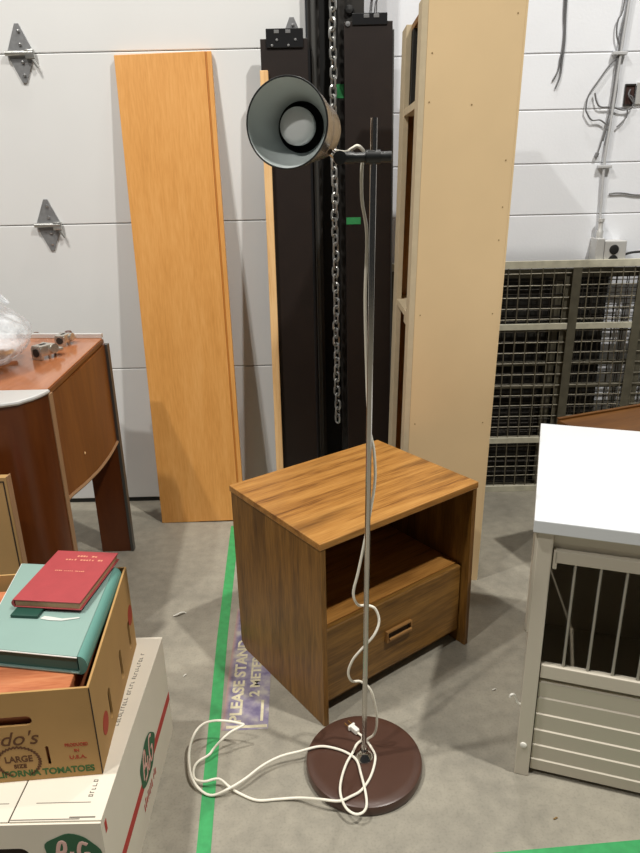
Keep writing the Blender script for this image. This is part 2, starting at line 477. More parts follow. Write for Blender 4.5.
# steel door jamb / column with guide track
post = empty('trim_2', (0, 2.86, 0)); structure(post)
b = MB(); b.box(-0.014, 0.030, -0.012, 0.06, 0, 3.2, 0.002); structure(b.build('guide_track', M['dark_steel'], post))
b = MB(); b.tube([(0.008, -0.020, 0.0), (0.008, -0.020, 3.2)], 0.009, 12); structure(b.build('track_edge', M['steel_edge'], post))
b = MB(); b.box(0.030, 0.115, 0.06, 0.10, 0, 3.2); structure(b.build('channel_web', M['black_rubber'], post))
b = MB(); b.box(0.098, 0.196, -0.008, 0.12, 0, 3.2, 0.003); structure(b.build('column_plate', M['dark_steel'], post))
b = MB(); b.lathe([(0.0, -0.002), (0.012, 0.0), (0.017, 0.006), (0.017, 0.012)], 20, Matrix.Translation((0.141, -0.020, 1.988)) @ Matrix.Rotation(R(-90), 4, 'X'))
b.build('bolt', M['black_rubber'], post)

# ------------------------------------------------------------------ hoist chain
ch = empty('hoist_chain', (0.078, 2.800, 0.40), 0, 'length of zinc link chain hanging down inside the dark steel door jamb', 'chain')
def link_mesh():
    l, w, r = 0.0215, 0.0125, 0.0044
    pts = []
    for k in range(8):
        a = math.pi * k / 7
        pts.append((w * math.cos(a), 0, (l - w) + w * math.sin(a)))
    for k in range(8):
        a = math.pi + math.pi * k / 7
        pts.append((w * math.cos(a), 0, -(l - w) + w * math.sin(a)))
    b = MB(); b.tube(pts, r, 6, closed=True)
    return b
proto = link_mesh().build('link', M['chain'], ch, smooth=True)
for k in range(66):
    o = proto if k == 0 else link(proto.copy())
    o.parent = ch
    o.location = (0.002 * math.sin(k * 0.9), 0.001 * math.cos(k), 0.022 + k * 0.0315)
    o.rotation_euler = (0, 0, R(42 if k % 2 else -48) + 0.25 * math.sin(k * 0.4))

# ------------------------------------------------------------------ bed rails
def lean(root, foot_y, top_y, height):
    root.rotation_euler.x = -math.atan2(top_y - foot_y, height)
    return root
def bed_rail(loc, w, h, tilt, label, roll=0.0):
    r = empty('bed_rail', loc, 0, label, 'bed rail', 'dark bed rails against the door jamb')
    r.rotation_euler = (-tilt, roll, 0)
    b = MB(); b.box(0, w, 0, 0.022, 0, h, 0.002); b.build('rail_board', M['rail'], r)
    return r
# left rail with pine cleat
t1 = math.atan2(0.12, 1.90)
rl = bed_rail((-0.188, 2.690, 0.0), 0.174, 1.898, t1, 'dark brown bed rail with a raw pine cleat along its left edge')
b = MB(); b.box(-0.004, 0.026, -0.022, -0.0005, 0.02, 1.79, 0.002); b.build('cleat', M['pine'], rl)
b = MB(); b.box(0.022, 0.158, -0.006, -0.0005, 1.866, 1.930, 0.002); hb = b.build('hook_bracket', M['bracket'], rl)
for (x, z) in ((0.044, 1.874), (0.104, 1.874), (0.062, 1.892), (0.130, 1.892)):
    b = MB(); b.lathe([(0, 0.003), (0.0045, 0.0025), (0.0045, 0)], 10, Matrix.Translation((x, -0.006, z)) @ Matrix.Rotation(R(90), 4, 'X')); b.build('screw', M['bolt'], hb)
for x in (0.052, 0.094):
    b = MB(); b.box(x, x + 0.018, -0.0072, -0.006, 1.914, 1.925, 0.001); b.build('slot', M['bolt'], hb)
b = MB(); b.box(0.1745, 0.182, 0.003, 0.0235, 0.0, 1.86); b.build('edge_strip', M['bracket'], rl)
# right rail
t2 = math.atan2(0.10, 1.90)
rr = bed_rail((0.120, 2.715, 0.0), 0.178, 1.948, t2, 'dark brown bed rail tagged with green tape at the right of the chain')
b = MB(); b.box(0.030, 0.158, -0.004, -0.0005, 1.935, 1.974, 0.002); hb = b.build('hook_bracket', M['bracket'], rr)
for x in (0.072, 0.108):
    b = MB(); b.box(x, x + 0.020, -0.0052, -0.004, 1.958, 1.970, 0.002); b.build('slot', M['bolt'], hb)
b = MB(); b.lathe([(0, 0.004), (0.009, 0.003), (0.009, 0)], 12, Matrix.Translation((0.014, -0.0005, 1.940)) @ Matrix.Rotation(R(90), 4, 'X')); b.build('screw', M['bolt'], rr)
b = MB(); b.box(0.091, 0.119, 2.8505, 2.8518, 1.697, 1.745)
tag(b.build('tape_tag', M['green_tape']), 'small green tape tag stuck on the steel door column beside the chain', 'tape')
b = MB(); b.box(0.002, 0.058, -0.0012, -0.0002, 1.240, 1.266); b.build('tape_tag', M['green_tape'], rr)
b = MB(); b.box(0.1785, 0.184, 0.002, 0.02, 0.0, 1.92); b.build('edge_strip', M['steel_edge'], rr)

# ------------------------------------------------------------------ orange shelf panel leaning on the door
pl = empty('shelf_panel', (-0.704, 2.662, 0.0), 0, 'tall honey oak veneer panel leaning on the white overhead door', 'panel')
pl.rotation_euler = (-math.atan2(0.198, 1.855), R(-1.15), 0)
b = MB(); b.box(0, 0.341, 0, 0.020, 0.0, 1.872, 0.0015); b.build('panel_board', M['orange'], pl)
b = MB(); b.box(0.3415, 0.347, 0.004, 0.020, 0.0, 1.872); b.build('groove', M['orange_edge'], pl)
b = MB(); b.box(0.3475, 0.365, 0.001, 0.020, 0.0, 1.872, 0.002); b.build('edge_moulding', M['orange'], pl)

# ------------------------------------------------------------------ bookcase standing end-on
bk = empty('bookcase', (0.280, 2.158, 0.0), 0, 'tall narrow bare plywood bookcase standing with its side toward the camera', 'bookcase')
SH = Matrix(((1, 0, 0.019, 0), (0, 1, 0, 0), (0, 0, 1, 0), (0, 0, 0, 1)))   # racked slightly to the right
BH = 1.872
b = MB(); b.box(0.012, 0.283, 0.0, 0.018, 0, BH, 0.001, SH); sp = b.build('side_panel', M['bookcase'], bk)
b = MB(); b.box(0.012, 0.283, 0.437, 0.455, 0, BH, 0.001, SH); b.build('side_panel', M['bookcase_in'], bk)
b = MB(); b.box(0.283, 0.289, 0.0, 0.455, 0, BH, 0, SH); b.build('back_panel', M['bookcase'], bk)
b = MB(); b.box(-0.006, 0.012, -0.001, 0.070, 0, BH, 0.001, SH); b.build('stile', M['bookcase_edge'], bk)
b = MB(); b.box(-0.006, 0.012, 0.345, 0.456, 0, BH, 0.001, SH); b.build('stile', M['bookcase_edge'], bk)
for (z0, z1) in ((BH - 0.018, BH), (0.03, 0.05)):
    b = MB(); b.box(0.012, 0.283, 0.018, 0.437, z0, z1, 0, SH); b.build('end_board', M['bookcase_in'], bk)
for z in (1.60, 0.965):
    b = MB(); b.box(-0.004, 0.283, 0.071 if z > 1.2 else 0.018, 0.344 if z > 1.2 else 0.437, z, z + 0.022, 0.001, SH); b.build('shelf', M['bookcase_edge'], bk)
b = MB(); b.box(0.0, 0.012, 0.071, 0.17, 0.935, 0.9645, 0.003, SH); b.build('shelf_lip', M['bookcase_edge'], bk)
b = MB(); b.box(0.012, 0.283, 0.30, 0.33, 1.622, BH - 0.018, 0, SH); b.build('shade_sheet', M['painted_shade'], bk)  # dark sheet added as the shade of the upper compartment
b = MB()
for (x, z) in ((0.028, 1.735), (0.026, 1.609), (0.262, 1.829), (0.263, 1.448), (0.265, 1.315), (0.262, 1.218), (0.03, 0.99), (0.262, 0.99), (0.15, 1.60), (0.03, 0.62), (0.26, 0.62)):
    b.lathe([(0, 0.0008), (0.0022, 0.0006), (0.0022, 0)], 8, SH @ Matrix.Translation((x, -0.0002, z)) @ Matrix.Rotation(R(90), 4, 'X'))
b.build('nail_head', M['nail'], sp)

# ------------------------------------------------------------------ wire mesh cage panels stacked on the wall
def cage_panel(loc, w, h, posts, rails, pitch, label, tilt=0.0, ph=0.0, worn=True, post_w=0.038):
    wr = 0.0025 if worn else 0.0022
    r = empty('wire_mesh_panel', loc, 0, label, 'wire panel', 'wire mesh panels leaning on the block wall')
    r.rotation_euler.x = -tilt
    for (z0, z1) in rails:
        b = MB(); b.box(0, w, -0.004, 0.0, z0, z1, 0.001, seg=1); b.box(0, w, 0.0, 0.010, z1 - 0.004, z1, 0, seg=1)
        b.build('rail', M['cage_rail'] if worn else M['cage'], r)
    for (x, lean_x) in posts:
        b = MB(); b.prism([(x, -0.007, 0.004), (x + post_w, -0.007, 0.004), (x + post_w + lean_x, -0.007, h - 0.03), (x + lean_x, -0.007, h - 0.03)], (0, 0.003, 0), 0.0008, seg=1)
        b.build('post', M['cage'], r)
    b = MB()
    x = pitch * 0.5 + ph
    while x < w:
        b.tube([(x, 0.004, 0.01), (x + 0.004 * math.sin(x * 40), 0.004, h * 0.5), (x, 0.004, h - 0.01)], wr, 5); x += pitch
    z = pitch * 0.6 + ph * 0.7
    while z < h - 0.02:
        b.tube([(0.0, 0.0075, z), (w * 0.5, 0.0075, z + 0.003 * math.sin(z * 33)), (w, 0.0075, z)], wr, 5); z += pitch
    b.build('wire_mesh', M['wire'] if worn else M['wire_back'], r)
    return r
RL = [(0.0, 0.030), (0.245, 0.272), (0.772, 0.798), (1.035, 1.066)]
cage_panel((0.300, 2.905, 0), 1.50, 1.066, [(0.02, 0.0), (0.775, 0.012), (1.05, 0.02), (1.46, 0)], RL, 0.049, 'olive grey wire mesh panel at the front of the stack against the block wall', 0.008)
cage_panel((0.315, 2.926, 0), 1.46, 1.03, [(0.0, 0.0), (0.742, 0.01), (1.075, 0.03)], [(0.0, 0.025), (0.50, 0.52), (1.01, 1.03)], 0.052, 'second wire mesh panel behind the front one at the block wall', 0.008, 0.013, False, 0.03)
cage_panel((0.305, 2.945, 0), 1.48, 1.02, [(0.0, 0.0), (0.70, 0.02)], [(0.0, 0.025), (0.60, 0.62), (0.99, 1.01)], 0.047, 'third wire mesh panel deep in the stack at the block wall', 0.008, 0.027, False)
b = MB(); b.box(0.30, 1.27, 2.974, 2.984, 0.0, 0.985, 0.001)  # dark sheet added to give the shade behind the mesh
tag(b.build('shade_backing', M['painted_shade']), 'dark sheet added for the shade behind the stacked wire mesh panels at the block wall', 'board')

# ------------------------------------------------------------------ wiring on the block wall
cd = empty('conduit', (1.19, 2.985, 1.16), 0, 'white painted conduit running down the block wall to the outlet box', 'conduit')
def loc(pts, o=(1.19, 2.985, 1.16), dy=0.0): return [(p[0] - o[0], dy, p[1] - o[2]) for p in pts]
b = MB(); b.tube(spline(loc([(1.240, 2.4), (1.222, 2.029), (1.212, 1.83), (1.204, 1.60), (1.197, 1.46), (1.203, 1.30), (1.207, 1.175)]), 5), 0.0055, 8); b.build('pipe', M['conduit'], cd, smooth=True)
b = MB()
for (x, z) in ((1.208, 1.848), (1.200, 1.433)): b.box(x - 1.19 - 0.028, x - 1.19 + 0.028, -0.009, 0.012, z - 1.16 - 0.006, z - 1.16 + 0.006, 0.002)
b.build('pipe_strap', M['conduit'], cd)
wc = empty('cable_bundle', (1.19, 2.991, 1.45), 0, 'bundle of loose grey cables tied to the white conduit on the block wall', 'cables')
for pts in ([(1.216, 2.4), (1.205, 2.029), (1.187, 1.962), (1.189, 1.911), (1.207, 1.866), (1.208, 1.825), (1.214, 1.718), (1.206, 1.627), (1.188, 1.572), (1.182, 1.53)],
            [(1.235, 2.4), (1.222, 2.06), (1.212, 1.97), (1.205, 1.90), (1.202, 1.82), (1.199, 1.70), (1.190, 1.60), (1.177, 1.535), (1.166, 1.486)],
            [(1.207, 1.839), (1.175, 1.808), (1.138, 1.755), (1.104, 1.702), (1.098, 1.655), (1.104, 1.637), (1.127, 1.61), (1.159, 1.61), (1.186, 1.594)],
            [(1.128, 1.709), (1.139, 1.676), (1.158, 1.658), (1.202, 1.657), (1.248, 1.645), (1.283, 1.655), (1.282, 1.688), (1.265, 1.699)],
            [(1.268, 1.644), (1.264, 1.615), (1.232, 1.582)]):
    b = MB(); b.tube(spline(loc(pts, (1.19, 0, 1.45), -0.004 * len(pts) / 9), 5), 0.0031, 6); b.build('cable', M['cable'], wc, smooth=True)
b = MB(); b.tube([(-0.024, 0, 0.036), (-0.030, -0.002, 0.02)], 0.008, 8); b.build('cable_end', M['cable'], wc, smooth=True)
hc = empty('hanging_cable', (0.975, 2.9955, 1.73), 0, 'pair of grey cables hanging loose down the block wall beside the bookcase', 'cable')
for pts in ([(0.972, 2.4), (0.976, 2.033), (0.985, 1.932), (0.984, 1.864), (0.979, 1.836), (0.975, 1.794), (0.956, 1.757)],
            [(0.981, 2.4), (0.984, 2.033), (0.991, 1.898), (0.988, 1.829), (0.985, 1.776), (0.970, 1.730)]):
    b = MB(); b.tube(spline(loc(pts, (0.975, 0, 1.73)), 5), 0.0034, 6); b.build('cable', M['cable'], hc, smooth=True)
jb = empty('junction_box', (1.271, 2.996, 1.70), 0, 'open rusty electrical box set in the block wall beside the cable bundle', 'electrical box')
b = MB()
b.box(-0.021, 0.021, -0.004, 0.004, 0.034, 0.040); b.box(-0.021, 0.021, -0.004, 0.004, -0.040, -0.034); b.box(-0.021, -0.018, -0.004, 0.004, -0.034, 0.034); b.box(0.018, 0.021, -0.004, 0.004, -0.034, 0.034)
b.build('box_frame', M['dark_steel'], jb)
b = MB(); b.box(-0.018, 0.018, 0.0005, 0.003, -0.034, 0.034); b.build('box_back', M['box_in'], jb)
b = MB(); b.tube(spline([(0.0, -0.004, 0.02), (-0.008, -0.010, 0.0), (0.006, -0.012, -0.02), (0.016, -0.010, -0.032)], 4), 0.003, 6); b.build('wire', M['cable'], jb, smooth=True)
b = MB(); b.box(0.026, 0.070, -0.003, 0.003, -0.034, 0.045, 0.001); b.build('cover_plate', M['outlet_box'], jb)
ob = empty('outlet_box', (1.25, 2.955, 1.058), 0, 'surface mounted steel outlet box on the block wall above the mesh panels', 'outlet')
b = MB(); b.box(-0.070, -0.036, -0.03, 0.044, 0.0, 0.092, 0.003); b.build('switch_box', M['outlet_box'], ob)
b = MB(); b.box(-0.034, 0.058, -0.03, 0.044, 0.0, 0.082, 0.004); ot = b.build('outlet_body', M['outlet_box'], ob)
b = MB(); b.lathe([(0, 0.0045), (0.008, 0.0045), (0.018, 0.003), (0.0205, 0)], 20, Matrix.Translation((0.006, -0.030, 0.046)) @ Matrix.Rotation(R(90), 4, 'X')); b.build('socket', M['black_rubber'], ot)
b = MB(); b.lathe([(0, 0.0045), (0.018, 0.003), (0.0205, 0)], 20, Matrix.Translation((0.006, -0.030, 0.004)) @ Matrix.Rotation(R(90), 4, 'X')); b.build('socket', M['black_rubber'], ot)
b = MB(); b.lathe([(0, 0.0), (0.014, 0.0), (0.014, 0.03), (0.010, 0.035), (0.010, 0.065), (0.014, 0.068), (0.014, 0.08), (0, 0.08)], 14, Matrix.Translation((-0.046, 0.012, 0.09))); b.build('connector', M['outlet_box'], ob, smooth=True)
b = MB(); b.tube(spline([(0.055, 0, 0.012), (0.075, -0.004, 0.026), (0.12, -0.004, 0.032), (0.20, -0.002, 0.03), (0.34, 0.0, 0.012)], 5), 0.005, 8); b.build('black_cable', M['black_rubber'], ob, smooth=True)
b = MB(); b.tube(spline([(1.235, 2.994, 1.325), (1.262, 2.993, 1.328), (1.30, 2.994, 1.326), (1.37, 2.994, 1.318), (1.6, 2.994, 1.32)], 5), 0.0035, 6)
tag(b.build('wall_cable', M['cable'], smooth=True), 'short grey cable running sideways along the block wall right of the conduit', 'cable')

tw = empty('thin_wire', (0.232, 2.990, 1.99), 0, 'pair of thin grey wires hanging down the block wall above the right bed rail', 'wire')
for dx in (0.0, 0.022):
    b = MB(); b.tube(spline([(dx, 0, 0.0), (dx * 0.8 + 0.004, 0, 0.05), (dx + 0.010, 0, 0.12), (dx + 0.012, 0, 0.4)], 4), 0.0022, 6); b.build('strand', M['cable'], tw, smooth=True)

# ------------------------------------------------------------------ nightstand
YAW = 0.63457
ns = empty('nightstand', (-0.007, 1.453, 0), YAW, 'walnut laminate nightstand with one drawer and an open cubby behind the floor lamp', 'nightstand')
W_, D_, H_ = 0.580, 0.447, 0.567
b = MB(); b.box(0, W_, 0, D_, H_ - 0.020, H_, 0.0025); b.build('top', M['nw_x'], ns)
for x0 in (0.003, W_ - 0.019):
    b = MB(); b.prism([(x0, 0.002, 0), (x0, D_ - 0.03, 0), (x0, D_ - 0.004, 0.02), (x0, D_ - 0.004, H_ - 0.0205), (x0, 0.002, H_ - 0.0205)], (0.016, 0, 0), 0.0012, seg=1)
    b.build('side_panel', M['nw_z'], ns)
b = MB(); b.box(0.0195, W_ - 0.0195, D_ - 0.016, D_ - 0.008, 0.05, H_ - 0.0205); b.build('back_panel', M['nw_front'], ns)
b = MB(); b.box(0.0195, W_ - 0.0195, 0.052, D_ - 0.0165, 0.262, 0.282, 0.001); b.build('shelf', M['nw_x'], ns)
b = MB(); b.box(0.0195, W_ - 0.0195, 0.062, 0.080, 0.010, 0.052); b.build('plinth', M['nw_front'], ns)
dr = empty('drawer', (0, 0, 0)); dr.parent = ns
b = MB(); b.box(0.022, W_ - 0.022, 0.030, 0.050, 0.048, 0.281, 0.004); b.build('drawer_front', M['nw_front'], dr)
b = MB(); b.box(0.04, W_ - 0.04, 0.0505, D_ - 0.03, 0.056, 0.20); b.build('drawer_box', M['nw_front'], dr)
b = MB()
hx0, hx1, hz0, hz1 = 0.247, 0.345, 0.146, 0.182
b.holed([(hx0, 0.020, hz0), (hx1, 0.020, hz0), (hx1, 0.020, hz1), (hx0, 0.020, hz1)],
        [[(hx0 + 0.0045, 0.020, hz0 + 0.0045), (hx1 - 0.0045, 0.020, hz0 + 0.0045), (hx1 - 0.0045, 0.020, hz1 - 0.0045), (hx0 + 0.0045, 0.020, hz1 - 0.0045)]], (0, 0.0098, 0))
hd = b.build('handle', M['brass'], dr)
b = MB(); b.box(hx0 + 0.0045, hx1 - 0.0045, 0.0275, 0.0298, hz0 + 0.0045, hz1 - 0.0045); b.build('handle_recess', M['brass_dark'], hd)
b = MB(); b.tube([(hx0 + 0.006, 0.018, hz0 + 0.012), (hx1 - 0.006, 0.018, hz0 + 0.012)], 0.004, 8); b.build('pull_bar', M['brass'], hd, smooth=True)

# ------------------------------------------------------------------ floor lamp
LX, LY = 0.0925, 1.322
lp = empty('floor_lamp', (LX, LY, 0), 0, 'chrome pole floor lamp with a round brown base and bronze spot shade', 'lamp')
b = MB(); b.lathe([(0, 0), (0.143, 0), (0.1455, 0.003), (0.1465, 0.008), (0.1465, 0.020), (0.1445, 0.0265), (0.139, 0.0292), (0.12, 0.0295), (0, 0.0295)], 72); b.build('base', M['lamp_base'], lp, smooth=True)
b = MB(); b.lathe([(0, 0.0296), (0.022, 0.0296), (0.0225, 0.034), (0.016, 0.042), (0.011, 0.048), (0.010, 0.055), (0, 0.055)], 24); b.build('pole_collar', M['chrome'], lp, smooth=True)
b = MB(); b.tube([(0.0, 0, 0.055), (0.0165, 0.002, 1.505)], 0.0062, 16); b.build('pole', M['chrome'], lp, smooth=True)
AZ = 1.4395
b = MB()
b.tube([(-0.042, 0, AZ), (-0.022, 0, AZ), (-0.018, 0, AZ), (0.048, 0, AZ), (0.049, 0, AZ)], [0.0105, 0.0105, 0.0085, 0.0100, 0.007], 16)
arm = b.build('arm', M['black_plastic'], lp, smooth=True)
b = MB(); b.tube([(0.002, 0, AZ), (0.028, 0, AZ)], 0.0125, 16); b.build('clamp', M['black_plastic'], arm, smooth=True)
b = MB(); b.lathe([(0, -0.014), (0.012, -0.012), (0.012, 0.012), (0, 0.014)], 16, Matrix.Translation((-0.046, 0, AZ)) @ Matrix.Rotation(R(90), 4, 'X')); b.build('knuckle', M['black_plastic'], arm, smooth=True)
b = MB(); b.tube([(-0.046, 0, AZ), (-0.056, -0.003, AZ + 0.004), (-0.064, -0.012, AZ + 0.010)], 0.006, 10); b.build('swivel', M['chrome'], arm, smooth=True)
# shade: opens toward the viewer and a little to the left
ang = R(17.5)
ax = Vector((-math.sin(ang), -math.cos(ang), 0.02)).normalized()
Oc = Vector((-0.0447 - LX, 1.238 - LY, 1.4925))
zq = ax.to_track_quat('Z', 'Y').to_matrix().to_4x4()
MS = Matrix.Translation(Oc) @ zq
shd = empty('shade', (0, 0, 0)); shd.parent = lp
outer = [(0.0715, 0.0), (0.0700, -0.020), (0.0672, -0.045), (0.0635, -0.068), (0.0590, -0.088), (0.0545, -0.102), (0.0530, -0.112), (0.0530, -0.150), (0.050, -0.160), (0.0, -0.162)]
b = MB(); b.lathe(outer, 64, MS); b.build('shade_shell', M['shade_out'], shd, smooth=True)
inner = [(0.0712, 0.0), (0.0690, -0.015), (0.0625, -0.036), (0.0535, -0.056), (0.0425, -0.076)]
b = MB(); b.lathe(inner, 64, MS); b.build('reflector', M['shade_in'], shd, smooth=True)
b = MB(); b.lathe([(0.0425, -0.076), (0.0423, -0.115), (0, -0.116)], 48, MS); b.build('socket_cup', M['shade_dark'], shd, smooth=True)
rim = [(0.0715 * math.cos(2 * math.pi * k / 64), 0.0715 * math.sin(2 * math.pi * k / 64), 0) for k in range(64)]
b = MB(); b.tube(rim, 0.0016, 6, closed=True, M=MS); b.build('rim', M['black_plastic'], shd, smooth=True)
b = MB(); b.lathe([(0, -0.044), (0.018, -0.0452), (0.027, -0.048), (0.0315, -0.054), (0.031, -0.066), (0.022, -0.095), (0.014, -0.112), (0, -0.106)], 40, MS); b.build('bulb', M['bulb'], shd, smooth=True)
b = MB(); b.lathe([(0, -0.1615), (0.02, -0.1615), (0.02, -0.172), (0, -0.174)], 24, MS); b.build('vent_cap', M['shade_out'], shd, smooth=True)

# power cord of the lamp
hang = [(0.040, 1.340, 1.452), (0.058, 1.336, 1.449), (0.070, 1.335, 1.455), (0.081, 1.333, 1.459), (0.092, 1.333, 1.447), (0.088, 1.335, 1.425), (0.088, 1.335, 1.366), (0.097, 1.330, 1.302), (0.094, 1.330, 1.179), (0.098, 1.329, 1.016), (0.103, 1.327, 0.917),
        (0.113, 1.328, 0.861), (0.116, 1.332, 0.791), (0.106, 1.328, 0.719), (0.093, 1.324, 0.644), (0.079, 1.326, 0.567), (0.068, 1.330, 0.509), (0.079, 1.335, 0.474), (0.100, 1.350, 0.462), (0.120, 1.350, 0.452), (0.129, 1.342, 0.423), (0.116, 1.326, 0.396),
        (0.088, 1.322, 0.362), (0.066, 1.328, 0.325), (0.055, 1.333, 0.284), (0.064, 1.338, 0.254), (0.086, 1.352, 0.240), (0.110, 1.352, 0.215), (0.122, 1.350, 0.170), (0.127, 1.350, 0.120), (0.121, 1.352, 0.075), (0.104, 1.366, 0.042)]
onbase = [(0.112, 1.352, 0.0335), (0.121, 1.318, 0.0335), (0.106, 1.263, 0.0335), (0.080, 1.221, 0.034), (0.054, 1.202, 0.036), (0.025, 1.190, 0.036), (-0.019, 1.201, 0.030), (-0.068, 1.222, 0.012), (-0.120, 1.226, 0.005), (-0.171, 1.224, 0.005), (-0.214, 1.243, 0.006),
          (-0.240, 1.257, 0.012), (-0.269, 1.273, 0.022), (-0.303, 1.268, 0.020), (-0.330, 1.284, 0.012), (-0.338, 1.313, 0.012), (-0.330, 1.335, 0.014), (-0.305, 1.352, 0.018), (-0.294, 1.366, 0.024), (-0.274, 1.372, 0.045), (-0.250, 1.384, 0.060), (-0.226, 1.392, 0.068)]
back = [(-0.216, 1.396, 0.072), (-0.228, 1.400, 0.073), (-0.255, 1.409, 0.072), (-0.294, 1.412, 0.072), (-0.326, 1.406, 0.066), (-0.346, 1.382, 0.054), (-0.354, 1.349, 0.030), (-0.339, 1.286, 0.022), (-0.313, 1.254, 0.010), (-0.281, 1.240, 0.006), (-0.240, 1.246, 0.020), (-0.203, 1.270, 0.024),
        (-0.164, 1.306, 0.026), (-0.12, 1.330, 0.030), (-0.068, 1.340, 0.036), (-0.018, 1.354, 0.036), (0.025, 1.346, 0.0345), (0.055, 1.329, 0.0345), (0.074, 1.305, 0.036), (0.081, 1.264, 0.0385), (0.088, 1.215, 0.0385), (0.089, 1.179, 0.035), (0.079, 1.160, 0.034),
        (0.060, 1.156, 0.034), (0.040, 1.174, 0.034), (0.029, 1.205, 0.041), (0.032, 1.248, 0.036), (0.046, 1.295, 0.036), (0.064, 1.328, 0.0395), (0.076, 1.352, 0.042), (0.090, 1.372, 0.036), (0.092, 1.385, 0.035), (0.082, 1.396, 0.036), (0.078, 1.402, 0.038)]
cp = [(p[0] - LX, p[1] - LY, p[2]) for p in hang + onbase + back]
b = MB(); b.tube(spline(cp, 5), 0.0032, 8); cord = b.build('power_cord', M['cord'], lp, smooth=True)
MP = frame((0.072 - LX, 1.408 - LY, 0.0385), (-0.45, 0.55, 0), (0.55, 0.45, 0))
b = MB(); b.box(-0.016, 0.006, -0.0065, 0.0065, -0.008, 0.008, 0.003, MP); b.box(0.006, 0.013, -0.011, 0.011, -0.008, 0.008, 0.003, MP); pg = b.build('plug', M['cap'], cord)
b = MB(); b.box(0.013, 0.030, -0.0070, -0.0055, -0.003, 0.003, 0, MP); b.box(0.013, 0.030, 0.0055, 0.0070, -0.003, 0.003, 0, MP); b.build('prong', M['brass'], pg)

# ------------------------------------------------------------------ floor tape and sticker
b = MB(); b.prism([(-0.291, 1.02, 0.0003), (-0.259, 1.02, 0.0003), (-0.318, 1.841, 0.0003), (-0.360, 2.62, 0.0003), (-0.396, 2.62, 0.0003), (-0.352, 1.841, 0.0003)], (0, 0, 0.0006))
tag(b.build('floor_tape', M['green_tape']), 'long green tape line on the concrete running back to the overhead door', 'floor tape')
b = MB(); b.prism([(0.30, 1.020, 0.0003), (0.95, 1.068, 0.0003), (0.95, 1.121, 0.0003), (0.30, 1.075, 0.0003)], (0, 0, 0.0006))
tag(b.build('floor_tape', M['green_tape']), 'short green tape strip across the concrete in front of the white crate', 'floor tape')
st = empty('floor_sticker', (-0.245, 1.452, 0), R(1.6), 'worn purple distancing sticker on the concrete beside the green tape line', 'sticker')
b = MB(); b.box(-0.042, 0.085, 0.0, 0.56, 0.0003, 0.0008); b.build('vinyl', M['sticker'], st)
Tm = frame((0.008, 0.024, 0.0009), (0, 1, 0), (-1, 0, 0))
lettering('lettering', 'PLEASE STAND', 0.046, Tm, M['worn_ink'], st, width=0.36, bold=0.0014)
Tm = frame((0.054, 0.125, 0.0009), (0, 1, 0), (-1, 0, 0))
lettering('lettering', '2 METERS', 0.040, Tm, M['worn_ink'], st, width=0.20, bold=0.0012)
b = MB(); b.box(-0.03, 0.082, 0.006, 0.016, 0.0008, 0.0011); b.box(0.062, 0.070, 0.03, 0.11, 0.0008, 0.0011); b.build('printed_line', M['worn_ink'], st)
for (x, y, s, a, lab) in ((-0.499, 1.982, 0.022, 0.3, 'curled white scrap lying on the concrete in front of the overhead door'), (-0.426, 1.673, 0.006, 0.9, 'tiny white crumb on the concrete left of the green tape'), (0.489, 1.584, 0.006, 0.2, 'tiny white crumb on the concrete between nightstand and white crate'), (0.525, 1.16, 0.005, 0.2, 'small dark crumb on the concrete in front of the white crate')):
    b = MB()
    n = 7
    pts = [(x + s * math.cos(a) * (k / (n - 1) * 2 - 1), y + s * math.sin(a) * (k / (n - 1) * 2 - 1) - 0.2 * s * math.sin(k), 0.002 + 0.25 * s * math.sin(math.pi * k / (n - 1))) for k in range(n)]
    b.tube(pts, [0.0015 + 0.09 * s * math.sin(math.pi * (k + 0.5) / n) for k in range(n)], 6)
    tag(b.build('litter_scrap', M['nail'] if 'dark' in lab else M['scrap'], smooth=True), lab, 'litter')

# ------------------------------------------------------------------ white pet crate
CY = math.atan2(-0.305, 0.952) - R(0.9)
cr = empty('pet_crate', (0.465, 1.291, 0), CY, 'pale grey wooden pet crate with metal bars and a glossy white top', 'crate')
CW, CDp, CT = 0.62, 0.628, 0.683
b = MB(); b.box(-0.010, CW + 0.01, -0.012, CDp - 0.006, CT, CT + 0.030, 0.002); b.build('top', M['white_top'], cr)
for (x, y) in ((0, 0), (CW - 0.034, 0), (0, CDp - 0.034), (CW - 0.034, CDp - 0.034)):
    b = MB(); b.box(x, x + 0.034, y, y + 0.034, 0, CT, 0.0025); b.build('post', M['crate'], cr)
b = MB(); b.box(0.0345, CW - 0.0345, 0.012, 0.030, CT - 0.030, CT, 0.001); b.box(0.0345, CW - 0.0345, 0.020, 0.030, CT - 0.048, CT - 0.030); b.build('apron', M['crate'], cr)
gate = empty('front_gate', (0, 0, 0)); gate.parent = cr
b = MB(); b.box(0.040, CW - 0.040, 0.006, 0.022, 0.606, 0.636, 0.002); b.build('gate_rail', M['crate'], gate)
b = MB(); b.box(0.0365, CW - 0.0365, 0.005, 0.022, 0.298, 0.3345, 0.002); b.build('gate_rail', M['crate'], gate)
b = MB(); b.box(0.0365, 0.046, 0.006, 0.022, 0.59, 0.637, 0.002); b.build('gate_stile', M['crate'], gate)
xb = 0.0845
while xb < CW - 0.05:
    b = MB(); b.tube([(xb, 0.014, 0.330), (xb, 0.014, 0.609)], 0.0035, 10); b.build('bar', M['bar'], gate, smooth=True); xb += 0.0525
zs_ = [0.016, 0.052, 0.0965, 0.143, 0.191, 0.239, 0.2845]
for k in range(6):
    b = MB(); b.prism([(0.0365, 0.0125, zs_[k]), (0.0365, 0.020, zs_[k]), (0.0365, 0.020, zs_[k + 1] - 0.0002), (0.0365, 0.0125, zs_[k + 1] - 0.0002), (0.0365, 0.0095, zs_[k + 1] - 0.003)], (CW - 0.073, 0, 0))
    b.build('slat', M['crate'], gate)
